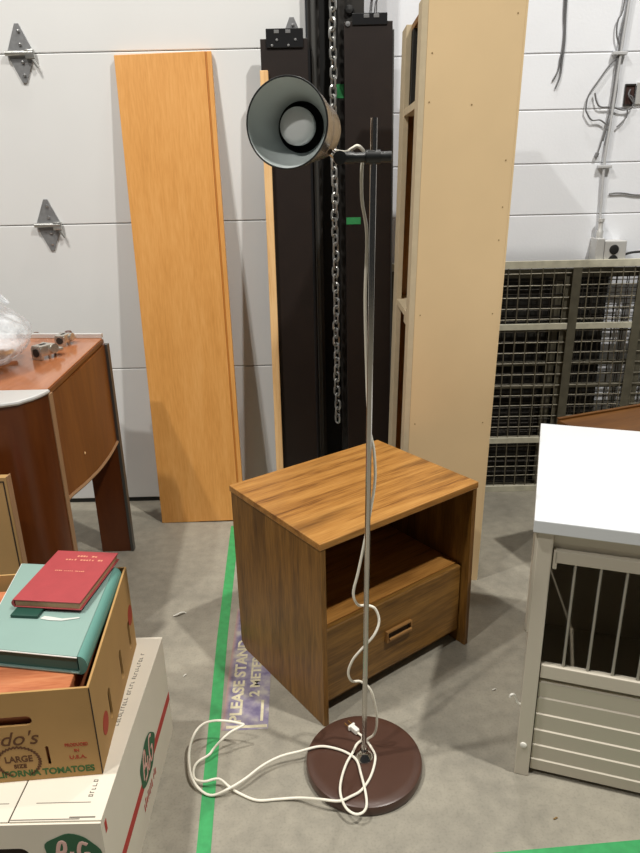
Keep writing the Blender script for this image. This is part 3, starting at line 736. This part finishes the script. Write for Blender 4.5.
b = MB(); b.box(0.0365, CW - 0.0365, 0.021, 0.026, 0.016, 0.297); b.build('lower_panel', M['crate'], gate)
b = MB(); b.lathe([(0, 0.004), (0.004, 0.004), (0.0075, 0.0028), (0.008, 0)], 16, Matrix.Translation((0.0155, 0, 0.095)) @ Matrix.Rotation(R(90), 4, 'X')); b.build('screw_cap', M['cap'], cr, smooth=True)
b = MB(); b.box(0.008, 0.016, 0.0345, CDp - 0.0345, 0.03, 0.34); b.box(0.006, 0.020, 0.0345, CDp - 0.0345, 0.60, CT); b.build('side_panel', M['crate'], cr)
yb = 0.08
b = MB(); b.box(0.020, 0.026, 0.0345, CDp - 0.0345, 0.34, 0.60); b.build('side_screen', M['crate_in'], cr)
b = MB(); b.box(CW - 0.020, CW - 0.012, 0.0345, CDp - 0.0345, 0.03, CT); b.build('side_panel', M['crate_in'], cr)
b = MB(); b.box(0.0345, CW - 0.0345, CDp - 0.020, CDp - 0.012, 0.03, CT); b.build('back_panel', M['crate_in'], cr)
b = MB(); b.box(0.0345, CW - 0.0345, 0.030, CDp - 0.02, 0.018, 0.030); b.build('floor_tray', M['crate_in'], cr)
b = MB(); b.box(-0.004, 0.0, 0.002, 0.030, 0.42, CT - 0.002); b.build('corner_plate', M['crate'], cr)
b = MB(); b.tube(spline([(0.001, 0.012, 0.205), (-0.007, 0.010, 0.210), (-0.012, 0.010, 0.222), (-0.017, 0.008, 0.233), (-0.024, 0.006, 0.232), (-0.026, 0.006, 0.224)], 4), 0.0028, 8); b.build('latch_hook', M['cap'], cr, smooth=True)

# brown table behind the crate
tb = empty('side_table', (0.831, 2.232, 0), R(20.8), 'low brown wooden table with its corner showing behind the white pet crate', 'table')
b = MB(); b.box(0, 0.75, -0.22, 0.0, 0.575, 0.598, 0.003); b.build('tabletop', M['brown_table'], tb)
b = MB(); b.box(0.0, 0.75, -0.012, 0.001, 0.5985, 0.606, 0.002); b.build('raised_lip', M['brown_table'], tb)
for (x, y) in ((0.05, -0.20), (0.69, -0.20), (0.05, -0.05), (0.69, -0.05)):
    b = MB(); b.box(x, x + 0.035, y, y + 0.035, 0, 0.575, 0.002); b.build('leg', M['brown_table'], tb)

# ------------------------------------------------------------------ cherry desk
DZ = 0.88
dk = empty('desk', (-0.755, 1.79, 0), 0, 'cherry veneer desk with slab legs and metal edged top at the left', 'desk')
def dl(p): return (p[0] + 0.755, p[1] - 1.79)
arc = [(-0.741, 1.777), (-0.748, 1.742), (-0.761, 1.710), (-0.783, 1.676), (-0.816, 1.658), (-0.87, 1.645), (-0.95, 1.638), (-1.35, 1.636)]
A = [dl(p) for p in arc]
def offs(P, d):
    out = []
    for i, p in enumerate(P):
        q0 = Vector(P[max(i - 1, 0)]); q1 = Vector(P[min(i + 1, len(P) - 1)])
        t = (q1 - q0).normalized(); nrm = Vector((t.y, -t.x))   # inward (toward +y / -x side)
        out.append((p[0] + nrm.x * d, p[1] + nrm.y * d))
    return out
Ain = offs(A, 0.026)
# top
BR = dl((-0.787, 2.435)); BL = dl((-1.36, 2.49))
top_poly = [(A[0][0] - 0.006, A[0][1] + 0.012), BR, BL, (BL[0], A[0][1] + 0.012)]
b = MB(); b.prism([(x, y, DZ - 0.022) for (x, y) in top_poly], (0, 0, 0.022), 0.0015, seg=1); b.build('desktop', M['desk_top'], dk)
# front leg: bowed slab
poly = A + Ain[::-1]
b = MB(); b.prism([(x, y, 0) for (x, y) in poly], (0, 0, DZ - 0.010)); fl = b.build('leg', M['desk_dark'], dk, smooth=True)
cres = A + [(A[-1][0], A[0][1] + 0.010), (A[0][0] - 0.004, A[0][1] + 0.010)]
b = MB(); b.prism([(x, y, DZ - 0.009) for (x, y) in cres], (0, 0, 0.008)); b.build('metal_ledge', M['alu'], fl)
b = MB(); b.tube([(x, y, DZ - 0.004) for (x, y) in A], 0.006, 8); b.build('metal_edge', M['alu'], fl, smooth=True)
b = MB(); b.box(A[0][0] - 0.0015, A[0][0] + 0.0025, A[0][1] - 0.004, A[0][1] + 0.022, 0, DZ - 0.012, 0.001); b.build('edge_banding', M['edge_tan'], fl)
# back leg slab
x1, y1 = dl((-0.775, 2.43))
b = MB(); b.box(x1 - 0.122, x1 - 0.006, y1 - 0.004, y1 + 0.020, 0, DZ - 0.0225, 0.001); bl = b.build('leg', M['desk_dark'], dk)
b = MB(); b.box(x1 - 0.0055, x1 + 0.006, y1 - 0.006, y1 + 0.021, 0, DZ - 0.0225, 0.001); b.build('edge_banding', M['steel_edge'], bl)
# bowed side apron with a shallow curved lower edge
low = [(0.022, 0.535), (0.17, 0.511), (0.345, 0.488), (0.51, 0.477), (0.640, 0.478)]
pts_t = []; 
p0 = Vector((A[0][0] - 0.008, A[0][1] + 0.024)); p1 = Vector((x1 - 0.004, y1 - 0.006))
bowl = []
for k in range(13):
    t = k / 12
    u = t * 0.64
    for (a_, b_) in zip(low[:-1], low[1:]):
        if a_[0] <= max(u, 0.022) <= b_[0] + 1e-6:
            zz = a_[1] + (b_[1] - a_[1]) * (max(u, 0.022) - a_[0]) / (b_[0] - a_[0]); break
    bx = p0.lerp(p1, t) + Vector((0.006 * math.sin(math.pi * t), 0))
    bowl.append((bx.x, bx.y, zz))
vs = []; fs = []
for k, (x, y, z) in enumerate(bowl):
    vs += [(x, y, z), (x, y, DZ - 0.0225), (x - 0.02, y, DZ - 0.0225), (x - 0.02, y, z)]
for k in range(12):
    a_ = 4 * k; c_ = a_ + 4
    for i in range(4): fs.append((a_ + i, a_ + (i + 1) % 4, c_ + (i + 1) % 4, c_ + i))
fs += [(0, 1, 2, 3), (48, 49, 50, 51)]
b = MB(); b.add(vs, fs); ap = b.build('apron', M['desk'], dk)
b = MB(); b.tube([(x + 0.001, y, z) for (x, y, z) in bowl], 0.006, 6); b.build('apron_edge', M['edge_tan'], ap, smooth=True)
b = MB(); b.lathe([(0, 0.003), (0.004, 0.002), (0.005, 0)], 8, Matrix.Translation((bowl[4][0] + 0.001, bowl[4][1], 0.60)) @ Matrix.Rotation(R(90), 4, 'Y')); b.build('chip', M['pine'], ap)
# rear metal strip on the top and dark knobs beyond it
b = MB(); b.prism([(BR[0], BR[1] - 0.006, DZ + 0.0005), (BR[0], BR[1] + 0.012, DZ + 0.0005), (BL[0], BL[1] + 0.012, DZ + 0.0005), (BL[0], BL[1] - 0.006, DZ + 0.0005)], (0, 0, 0.016), 0.001, seg=1); b.build('rear_trim', M['alu'], dk)
b = MB(); b.prism([(x1 + 0.0, A[0][1] + 0.02, DZ - 0.018), (BR[0] + 0.001, BR[1], DZ - 0.018), (BR[0] + 0.004, BR[1], DZ - 0.018), (A[0][0] - 0.003, A[0][1] + 0.02, DZ - 0.018)], (0, 0, 0.014)); b.build('side_trim', M['desk_dark'], dk)
for (x, y, s) in ((-0.922, 2.475, 1.0), (-1.045, 2.485, 0.8)):
    q = dl((x, y)); b = MB(); b.lathe([(0, 0.026 * s), (0.010 * s, 0.024 * s), (0.015 * s, 0.016 * s), (0.013 * s, 0.006 * s), (0.008 * s, 0)], 16, Matrix.Translation((q[0], q[1], DZ - 0.003))); b.build('knob', M['wood_dark_knob'], dk, smooth=True)

def hardware(x, y, yaw, s, label):
    r = empty('metal_bracket', (x, y, DZ + 0.0005), yaw, label, 'hardware', 'loose silver hardware on the desk')
    b = MB(); b.box(-0.034 * s, 0.014 * s, -0.018 * s, 0.018 * s, 0.010 * s, 0.040 * s, 0.004 * s); b.box(-0.034 * s, -0.026 * s, -0.020 * s, 0.020 * s, 0, 0.034 * s, 0.002); b.build('bracket_body', M['silver'], r)
    b = MB(); b.tube([(0.012 * s, -0.024 * s, 0.026 * s), (0.012 * s, 0.024 * s, 0.026 * s)], 0.014 * s, 14); b.build('barrel', M['silver'], r, smooth=True)
    b = MB(); b.box(0.02 * s, 0.050 * s, -0.016 * s, 0.016 * s, 0.012 * s, 0.022 * s, 0.003 * s); b.tube([(0.04 * s, 0.01 * s, 0.0), (0.036 * s, 0.01 * s, 0.016 * s)], 0.004 * s, 8); b.tube([(0.0, -0.012 * s, 0.0), (0.0, -0.012 * s, 0.016 * s)], 0.004 * s, 8); b.build('arm_plate', M['silver'], r)
    b = MB(); b.box(-0.018 * s, 0.0, -0.004 * s, 0.004 * s, 0.0402 * s, 0.0412 * s); b.build('slot', M['black_rubber'], r)
    b = MB(); b.lathe([(0, 0.001), (0.012 * s, 0.001), (0.012 * s, 0)], 10, Matrix.Translation((-0.0345 * s, 0, 0.020 * s)) @ Matrix.Rotation(R(-90), 4, 'Y')); b.build('end_cap', M['dark_steel'], r)
    return r
hardware(-0.882, 2.150, R(62), 1.15, 'larger silver metal bracket on the desktop nearest the plastic bag')
hardware(-0.885, 2.335, R(78), 1.0, 'smaller silver metal bracket on the desktop near its rear corner')

# plastic bag
random.seed(3)
bag = empty('plastic_bag', (-1.065, 2.02, DZ + 0.001), 0, 'clear plastic bag of small parts slumped on the cherry desktop', 'bag')
bmx = bmesh.new(); bmesh.ops.create_icosphere(bmx, subdivisions=5, radius=1.0)
from mathutils import noise as mnoise
for v in bmx.verts:
    p = v.co.copy(); d = 1 + 0.10 * mnoise.noise(p * 2.2) + 0.05 * mnoise.noise(p * 6.0) + 0.05 * abs(mnoise.noise(p * 4.0 + Vector((9, 2, 1))))
    z = p.z
    rx = 0.18 * (1.0 - 0.42 * max(z, 0)); ry = 0.23 * (1.0 - 0.30 * max(z, 0))
    v.co = Vector((p.x * rx * d, p.y * ry * d, max(0.0, 0.095 + z * (0.122 if z > 0 else 0.10) * d)))
me = bpy.data.meshes.new('bag_film'); bmx.to_mesh(me); bmx.free(); me.materials.append(M['film'])
for p in me.polygons: p.use_smooth = True
o = bpy.data.objects.new('bag_film', me); link(o); o.parent = bag
b = MB(); b.tube(spline([(0.07, -0.02, 0.190), (0.10, 0.0, 0.214), (0.125, 0.01, 0.210), (0.14, 0.015, 0.194)], 4), [0.012, 0.01, 0.01, 0.01, 0.011, 0.012, 0.012, 0.012, 0.010, 0.009, 0.008, 0.007, 0.006], 8); b.build('bag_knot', M['film'], bag, smooth=True)
for k in range(14):
    x = random.uniform(-0.09, 0.085); y = random.uniform(-0.12, 0.12); z = random.uniform(0.012, 0.05)
    Mx = Matrix.Translation((x, y, z)) @ Euler((random.uniform(-0.6, 0.6), random.uniform(-0.6, 0.6), random.uniform(0, 6.28))).to_matrix().to_4x4()
    b = MB(); b.box(-0.03, 0.03, -0.010, 0.010, -0.008, 0.008, 0.003, Mx); b.build('bagged_part', [M['dark_steel'], M['silver'], M['brass']][k % 3], bag)

# tan laminate panel behind the cartons
tp = empty('cabinet_door', (-0.95, 1.55, 0), 0, 'tan laminate cabinet door standing upright behind the tomato carton', 'cabinet door')
b = MB(); b.box(-0.30, 0.168, -0.010, 0.010, 0, 0.726, 0.001); b.build('panel', M['tan'], tp)
b = MB(); b.box(0.1585, 0.1615, -0.0108, -0.0101, 0, 0.716); b.box(-0.30, 0.1585, -0.0108, -0.0101, 0.713, 0.716); b.build('dark_inlay', M['tan_edge'], tp)
b = MB(); b.box(0.1685, 0.1715, -0.010, 0.010, 0, 0.728); b.build('edge_banding', M['edge_tan'], tp)

# ------------------------------------------------------------------ white fruit carton
wb = empty('fruit_carton', (-0.420, 0.924, 0), 0, 'white fruit carton with green and red logos under the tomato carton', 'carton')
WX, WD, WH = 0.42, 0.536, 0.300
b = MB()
hole = []
for k in range(20):
    a = 2 * math.pi * k / 20
    cx = -0.205 + (0.045 if math.cos(a) > 0 else -0.045); hole.append((cx + 0.018 * math.cos(a), 0.0, 0.222 + 0.018 * math.sin(a)))
b.holed([(-WX, 0, 0), (0, 0, 0), (0, 0, WH - 0.001), (-WX, 0, WH - 0.001)], [hole], (0, 0.005, 0)); b.build('front_wall', M['white_card'], wb)
b = MB(); b.box(-0.005, 0.0, 0.0052, WD - 0.0052, 0, WH - 0.001); b.build('side_wall', M['white_card'], wb)
b = MB(); b.box(-WX, -WX + 0.005, 0.0052, WD - 0.0052, 0, WH - 0.001); b.build('side_wall', M['white_card'], wb)
b = MB(); b.box(-WX, 0, WD - 0.005, WD, 0, WH - 0.001); b.build('back_wall', M['white_card'], wb)
b = MB(); b.box(-WX + 0.006, -0.006, 0.006, WD - 0.006, 0.001, 0.006); b.box(-0.30, -0.11, 0.008, 0.012, 0.19, 0.255); b.build('tray_and_hole_shade', M['carton_shade'], wb)  # tray floor, plus a dark sheet as shade behind the hand hole
b = MB(); b.box(-0.169, 0.001, 0.004, WD, WH - 0.0008, WH + 0.003, 0.001); b.build('top_flap', M['white_card'], wb)
b = MB(); b.box(-WX, -0.1715, 0.004, WD, WH - 0.0008, WH + 0.003, 0.001); b.build('top_flap', M['white_card'], wb)
b = MB(); b.box(-0.1335, -0.030, 0.042, 0.0435, WH + 0.003, WH + 0.0034); b.box(-0.40, -0.185, 0.042, 0.0435, WH + 0.003, WH + 0.0034); b.box(-0.168, -0.04, 0.006, 0.008, WH + 0.003, WH + 0.0034); b.box(-0.06, -0.012, 0.009, 0.012, WH + 0.003, WH + 0.0034); b.build('score_line', M['ink_grey'], wb)
# printed red band, leaf shaped logos
b = MB(); b.prism([(0.0004, 0.02, 0.104), (0.0004, WD - 0.002, 0.104), (0.0004, WD - 0.002, 0.130), (0.0004, 0.02, 0.130)], (0.0004, 0, 0)); b.build('printed_band', M['logo_red'], wb)
def leaf(cx, cz, rx, rz, n=36, bump=0.08, f=5):
    return [(cx + rx * math.cos(2 * math.pi * k / n) * (1 + bump * math.cos(f * 2 * math.pi * k / n)), cz + rz * math.sin(2 * math.pi * k / n) * (1 + bump * 0.5 * math.sin(f * 2 * math.pi * k / n))) for k in range(n)]
b = MB(); b.prism([(0.0009, y, z) for (y, z) in leaf(0.300, 0.143, 0.066, 0.052)], (0.0004, 0, 0)); lg = b.build('leaf_logo', M['logo_green'], wb)
def swash(x, y0, z0, s):
    """looping brush script strokes in the plane x, as (y, z)"""
    P = [[(0, 0.2), (0.15, 0.9), (0.32, 0.95), (0.30, 0.6), (0.12, 0.5), (0.36, 0.42), (0.36, 0.08), (0.10, 0.05)],
         [(0.52, 0.55), (0.50, 0.15), (0.60, 0.05), (0.70, 0.3)],
         [(1.05, 0.85), (0.85, 0.92), (0.74, 0.5), (0.85, 0.08), (1.05, 0.18), (1.06, 0.45), (0.92, 0.45)]]
    return [[(x, y0 + s * a, z0 + s * c) for (a, c) in q] for q in P]
b = MB()
for q in swash(0.0014, 0.257, 0.108, 0.078): b.tube(spline([(x, y, z) for (x, y, z) in q], 4), 0.0046, 6)
M_flat = None
lo_ = b.build('script_mark', M['logo_pink'], lg)
b = MB()
for q in swash(0.0028, 0.259, 0.107, 0.078): b.tube(spline([(x, y, z) for (x, y, z) in q], 4), 0.0028, 6)
b.build('script_mark', M['logo_red'], lg)
for o_ in lg.children:
    for v in o_.data.vertices: v.co.x = 0.0013 + (v.co.x) * 0.12
b = MB(); b.prism([(x, -0.0004, z) for (x, z) in leaf(-0.062, 0.226, 0.052, 0.048)], (0, -0.0004, 0)); lg2 = b.build('leaf_logo', M['logo_green'], wb)
for (mt, r_, sh) in ((M['logo_pink'], 0.0044, 0.0), (M['logo_red'], 0.0026, 0.0012)):
    b = MB()
    for q in swash(0, 0, 0, 0.058): b.tube(spline([(-0.092 + y, -0.002 - sh, 0.198 + z) for (x, y, z) in q], 4), r_, 6)
    o_ = b.build('script_mark', mt, lg2)
    for v in o_.data.vertices: v.co.y = -0.0009 + (v.co.y + 0.002) * 0.12
# rows of small print, too small to read
random.seed(11)
def smallprint(fn, n, h, mat, name='small_print', gap=0.35):
    b = MB(); t = 0.0
    for k in range(n):
        w = random.uniform(0.5, 1.0)
        if random.random() < 0.12: t += 0.8; continue
        fn(b, t, w); t += w + gap
    return b.build(name, mat, wb)
def glyphs(y0, y1, name='small_print'):
    b = MB(); y = y0
    while y < y1:
        x = -0.030 + random.uniform(-0.001, 0.001); w = random.uniform(0.004, 0.007)
        k = random.randrange(3)
        b.box(x - 0.008, x, y, y + 0.0016, WH + 0.003, WH + 0.0034)
        if k != 0: b.box(x - 0.0016, x, y, y + w, WH + 0.003, WH + 0.0034)
        if k != 1: b.box(x - 0.0085, x - 0.007, y, y + w, WH + 0.003, WH + 0.0034)
        if k == 2: b.box(x - 0.008, x, y + w - 0.0012, y + w, WH + 0.003, WH + 0.0034)
        y += w + (0.0035 if random.random() < 0.85 else 0.010)
    return b.build(name, M['ink_grey'], wb)
glyphs(0.235, 0.47); glyphs(0.055, 0.095)
smallprint(lambda b, t, w: b.box(0.0004, 0.0007, 0.235 + t * 0.009, 0.235 + t * 0.009 + 0.006 * w, 0.052 + random.uniform(-0.004, 0.004), 0.072 + random.uniform(-0.004, 0.006)), 12, 0.01, M['logo_red'])
b = MB(); b.box(0.0004, 0.0007, 0.016, 0.026, 0.255, 0.282); b.build('printed_mark', M['logo_red'], wb)

# ------------------------------------------------------------------ tomato carton with books
CB = R(4.6)
tc = empty('tomato_carton', (-0.446, 1.031, 0.3035), CB, 'open brown tomato carton of books on top of the white fruit carton', 'carton')
TW, TD, TH = 0.345, 0.402, 0.212
def stadium(cx, cz, hw, r, n=10, vert=False):
    out = []
    for k in range(n + 1):
        a = -math.pi / 2 + math.pi * k / n; out.append((cx + hw + r * math.cos(a), cz + r * math.sin(a)))
    for k in range(n + 1):
        a = math.pi / 2 + math.pi * k / n; out.append((cx - hw + r * math.cos(a), cz + r * math.sin(a)))
    if vert: out = [(cx + (q[1] - cz), cz + (q[0] - cx)) for q in out]
    return out
holes = [[(x, 0, z) for (x, z) in stadium(-0.165, 0.146, 0.040, 0.011)],
         [(x, 0, z) for (x, z) in stadium(-0.097, 0.058, 0.020, 0.0032, vert=True)],
         [(x, 0, z) for (x, z) in stadium(-0.250, 0.058, 0.020, 0.0032, vert=True)]]
b = MB(); b.holed([(-TW, 0, 0), (0, 0, 0), (0, 0, TH), (-TW, 0, TH)], holes, (0, 0.0045, 0)); fw = b.build('front_wall', M['kraft'], tc)
def side_holes(x): return [[(x, y, z) for (y, z) in stadium(cy, 0.070 , 0.029, 0.0095, vert=True)] for cy in (0.117, 0.240, 0.345)]
b = MB(); b.holed([(0, 0.0046, 0), (0, TD - 0.0046, 0), (0, TD - 0.0046, TH + 0.016), (0, 0.0046, TH)], side_holes(0), (-0.0045, 0, 0)); sw = b.build('side_wall', M['kraft'], tc)
b = MB(); b.holed([(-TW, 0.0046, 0), (-TW, TD - 0.0046, 0), (-TW, TD - 0.0046, TH), (-TW, 0.0046, TH)], side_holes(-TW), (0.0045, 0, 0)); b.build('side_wall', M['kraft'], tc)
b = MB(); b.box(-TW, 0, TD - 0.0045, TD, 0, TH + 0.015); b.build('back_wall', M['kraft_in'], tc)
b = MB(); b.box(-0.0075, -0.0065, 0.008, TD - 0.008, 0.004, 0.125); b.build('slot_shade', M['carton_shade'], tc)  # dark sheet added so the side slots show shade inside
b = MB(); b.box(-TW + 0.005, -0.005, 0.005, TD - 0.005, 0, 0.004); b.build('bottom', M['kraft'], tc)
def red_oval(cy, cz, s=1.0):
    b = MB(); b.prism([(0.0003, cy + 0.020 * s * math.cos(2 * math.pi * k / 28), cz + 0.022 * s * math.sin(2 * math.pi * k / 28)) for k in range(28)], (0.0004, 0, 0)); b.build('printed_oval', M['ink_red'], sw)
b = MB(); b.box(-0.0010, 0.0006, -0.0006, 0.0022, 0.002, TH - 0.002); b.build('corner_seam_shade', M['carton_shade'], tc)  # dark strip painting the shadow gap along the corner seam
red_oval(0.066, 0.066, 1.1); red_oval(0.374, 0.108, 1.15)
def fr(x, z): return frame((x, -0.0004, z), (1, 0, 0), (0, 0, 1))
lettering('lettering', 'CALIFORNIA TOMATOES', 0.021, fr(-0.226, 0.012), M['ink_green'], fw, width=0.212, bold=0.0006)
lettering('lettering', 'LARGE', 0.021, fr(-0.180, 0.048), M['ink_brown'], fw, width=0.052, bold=0.0004)
lettering('lettering', 'SIZE', 0.013, fr(-0.165, 0.033), M['ink_brown'], fw, width=0.024, bold=0.0003)
lettering('lettering', "ndo's", 0.046, fr(-0.206, 0.090), M['ink_brown'], fw, width=0.096, shear=0.35)
lettering('lettering', 'PRODUCED', 0.011, fr(-0.063, 0.076), M['ink_red'], fw, width=0.044, bold=0.0002)
lettering('lettering', 'IN', 0.010, fr(-0.047, 0.062), M['ink_red'], fw, width=0.009, bold=0.0002)
lettering('lettering', 'U.S.A.', 0.012, fr(-0.058, 0.045), M['ink_red'], fw, width=0.032, bold=0.0002)
b = MB()
for k in range(36):
    a = 2 * math.pi * k / 36
    if 4.35 < a < 5.1: continue
    ccx, ccz = -0.154 + 0.040 * math.cos(a), 0.048 + 0.036 * math.sin(a)
    tdx, tdz = -math.sin(a + 0.5), math.cos(a + 0.5)
    b.prism([(ccx - 0.0045 * tdx - 0.0018 * tdz, -0.0003, ccz - 0.0045 * tdz + 0.0018 * tdx), (ccx + 0.0045 * tdx - 0.0018 * tdz, -0.0003, ccz + 0.0045 * tdz + 0.0018 * tdx), (ccx + 0.0045 * tdx + 0.0018 * tdz, -0.0003, ccz + 0.0045 * tdz - 0.0018 * tdx), (ccx - 0.0045 * tdx + 0.0018 * tdz, -0.0003, ccz - 0.0045 * tdz - 0.0018 * tdx)], (0, -0.0004, 0))
b.build('printed_wreath', M['ink_brown'], fw)

# wood grained box lying in the carton
wbx = empty('wooden_box', (-0.446, 1.031, 0.3080), CB, 'reddish wood-grain box lying in the tomato carton under the teal binder', 'box')
b = MB(); b.box(-0.330, -0.046, 0.012, 0.372, 0.0, 0.178, 0.003); b.build('body', M['red_wood'], wbx)
b = MB(); b.box(-0.332, -0.042, 0.0085, 0.374, 0.179, 0.194, 0.003); lid = b.build('lid', M['red_wood'], wbx)
# teal binder
tbz = 0.5035
bd = empty('teal_binder', (-0.59, 1.26, tbz), 0, 'large teal binder on the wood-grain box in the tomato carton', 'binder')
P4 = [(-0.690, 1.118), (-0.480, 1.082), (-0.499, 1.404), (-0.728, 1.432)]
loc4 = [(x + 0.59, y - 1.26) for (x, y) in P4]
def quad(z0, z1, inset=0.0, b=None, bev=0.001):
    c = Vector((sum(p[0] for p in loc4) / 4, sum(p[1] for p in loc4) / 4))
    q = [(p[0] + (c.x - p[0]) * inset, p[1] + (c.y - p[1]) * inset, z0) for p in loc4]
    b.prism(q, (0, 0, z1 - z0), bev)
b = MB(); quad(0.039, 0.043, 0.0, b); b.build('front_cover', M['teal'], bd)
b = MB(); quad(0.0, 0.004, 0.0, b); b.build('back_cover', M['teal'], bd)
b = MB(); quad(0.0045, 0.0385, 0.03, b, 0.0); b.build('page_block', M['teal_shade'], bd)  # block under the cover, its shadow put into the dark teal
b = MB()
b.tube([(loc4[0][0], loc4[0][1] - 0.0012, 0.0405), (loc4[1][0], loc4[1][1] - 0.0012, 0.0405)], 0.0014, 6)
b.tube([(loc4[0][0] - 0.0012, loc4[0][1], 0.0405), (loc4[3][0] - 0.0012, loc4[3][1], 0.0405), (loc4[2][0], loc4[2][1] + 0.001, 0.0405)], 0.0014, 6)
b.build('cover_edge_highlight', M['white_edge'], bd)  # white cover edge, also painting the highlight along the front
e0 = Vector((loc4[1][0], loc4[1][1], 0)); e1 = Vector((loc4[2][0], loc4[2][1], 0))
prof = []
for k in range(9):
    a = math.pi / 2 - math.pi * k / 8
    prof.append((0.0165 * math.cos(a), 0.0215 + 0.0215 * math.sin(a)))
b = MB(); b.prism([(e0.x + 0.001 + dx, e0.y, z) for (dx, z) in prof], (e1.x - e0.x, e1.y - e0.y, 0)); b.build('spine', M['teal_spine'], bd, smooth=True)
# booklet and ribbon between binder and red book
b = MB(); b.box(-0.066, -0.006, -0.106, 0.06, 0, 0.007, 0.001, Matrix.Translation((-0.586, 1.310, tbz + 0.0435)) @ Matrix.Rotation(R(-6), 4, 'Z'))
tag(b.build('booklet', M['dark_green'], recenter=False), 'thin dark green booklet lying between the red book and the teal binder', 'booklet')
b = MB()
b.prism([(-0.598, 1.205, tbz + 0.0436), (-0.578, 1.199, tbz + 0.0436), (-0.55, 1.196, tbz + 0.0436), (-0.515, 1.203, tbz + 0.0436), (-0.515, 1.207, tbz + 0.0436), (-0.55, 1.203, tbz + 0.0436), (-0.575, 1.210, tbz + 0.0436), (-0.592, 1.214, tbz + 0.0436)], (0, 0, 0.0012))
tag(b.build('ribbon', M['ribbon'], recenter=False), 'thin white ribbon poking out under the near edge of the red book', 'ribbon')
# red book
rbk = empty('red_book', (-0.578, 1.332, tbz + 0.0510), R(-7.0), 'worn red clothbound book lying on top of the teal binder', 'book')
bw, bh = 0.152, 0.206
b = MB(); b.box(-bw / 2, bw / 2, -bh / 2, bh / 2, 0.0165, 0.0190, 0.0008); b.build('front_cover', M['red_cloth'], rbk)
b = MB(); b.box(-bw / 2, bw / 2, -bh / 2, bh / 2, 0.0, 0.0025, 0.0008); b.build('back_cover', M['red_cloth'], rbk)
b = MB(); b.box(-bw / 2 + 0.004, bw / 2 - 0.004, -bh / 2 + 0.002, bh / 2 - 0.003, 0.0026, 0.0164); b.build('page_block', M['pages'], rbk)
b = MB(); b.prism([(-bw / 2 - 0.0005 + dx, -bh / 2, z) for (dx, z) in [(0.006, 0.0), (0.0, 0.002), (-0.003, 0.006), (-0.0035, 0.0095), (-0.003, 0.013), (0.0, 0.017), (0.006, 0.019), (0.004, 0.0165), (0.003, 0.0095), (0.004, 0.0025)]], (0, bh, 0)); b.build('spine', M['red_cloth'], rbk, smooth=True)
random.seed(5)
for (xc, yc, n, wd) in ((0.010, 0.080, 7, 0.0055), (0.010, 0.064, 13, 0.0055), (-0.004, 0.016, 16, 0.0034)):
    b = MB()
    tot = n * wd * 1.3; x = xc - tot / 2
    for k in range(n):
        if k % 6 == 4: x += wd * 1.3; continue
        b.box(x, x + wd * random.uniform(0.5, 1.0), yc - wd * 0.5, yc + wd * random.uniform(0.3, 0.7), 0.01905, 0.0193); x += wd * 1.3
    b.build('title_stamp', M['gilt'], rbk)

# ------------------------------------------------------------------ lights: high-bay lamps of the hall and soft daylight-grey surround
def lamp(name, loc_, power, size, col):
    L = bpy.data.lights.new(name, 'AREA'); L.shape = 'DISK'; L.size = size; L.energy = power; L.color = col
    o = bpy.data.objects.new(name, L); link(o); o.location = loc_
    return o
WARM = (1.0, 0.965, 0.90)
lamp('high_bay_lamp', (-1.70, 0.95, 5.2), 128, 0.16, WARM)
lamp('high_bay_lamp', (1.80, 0.50, 5.2), 192, 0.16, WARM)
lamp('high_bay_lamp', (-2.3, -0.85, 5.2), 118, 0.16, WARM)
lamp('high_bay_lamp', (0.6, 2.45, 5.2), 36, 0.10, WARM)

w = bpy.data.worlds.new('world'); scene.world = w; w.use_nodes = True
bg = w.node_tree.nodes['Background']
bg.inputs['Color'].default_value = (0.93, 0.96, 1.0, 1); bg.inputs['Strength'].default_value = 0.04

vs_ = scene.view_settings
scene.display_settings.display_device = 'sRGB'
vs_.view_transform = 'Standard'; vs_.look = 'None'; vs_.exposure = 0.0; vs_.gamma = 1.0; vs_.use_curve_mapping = False
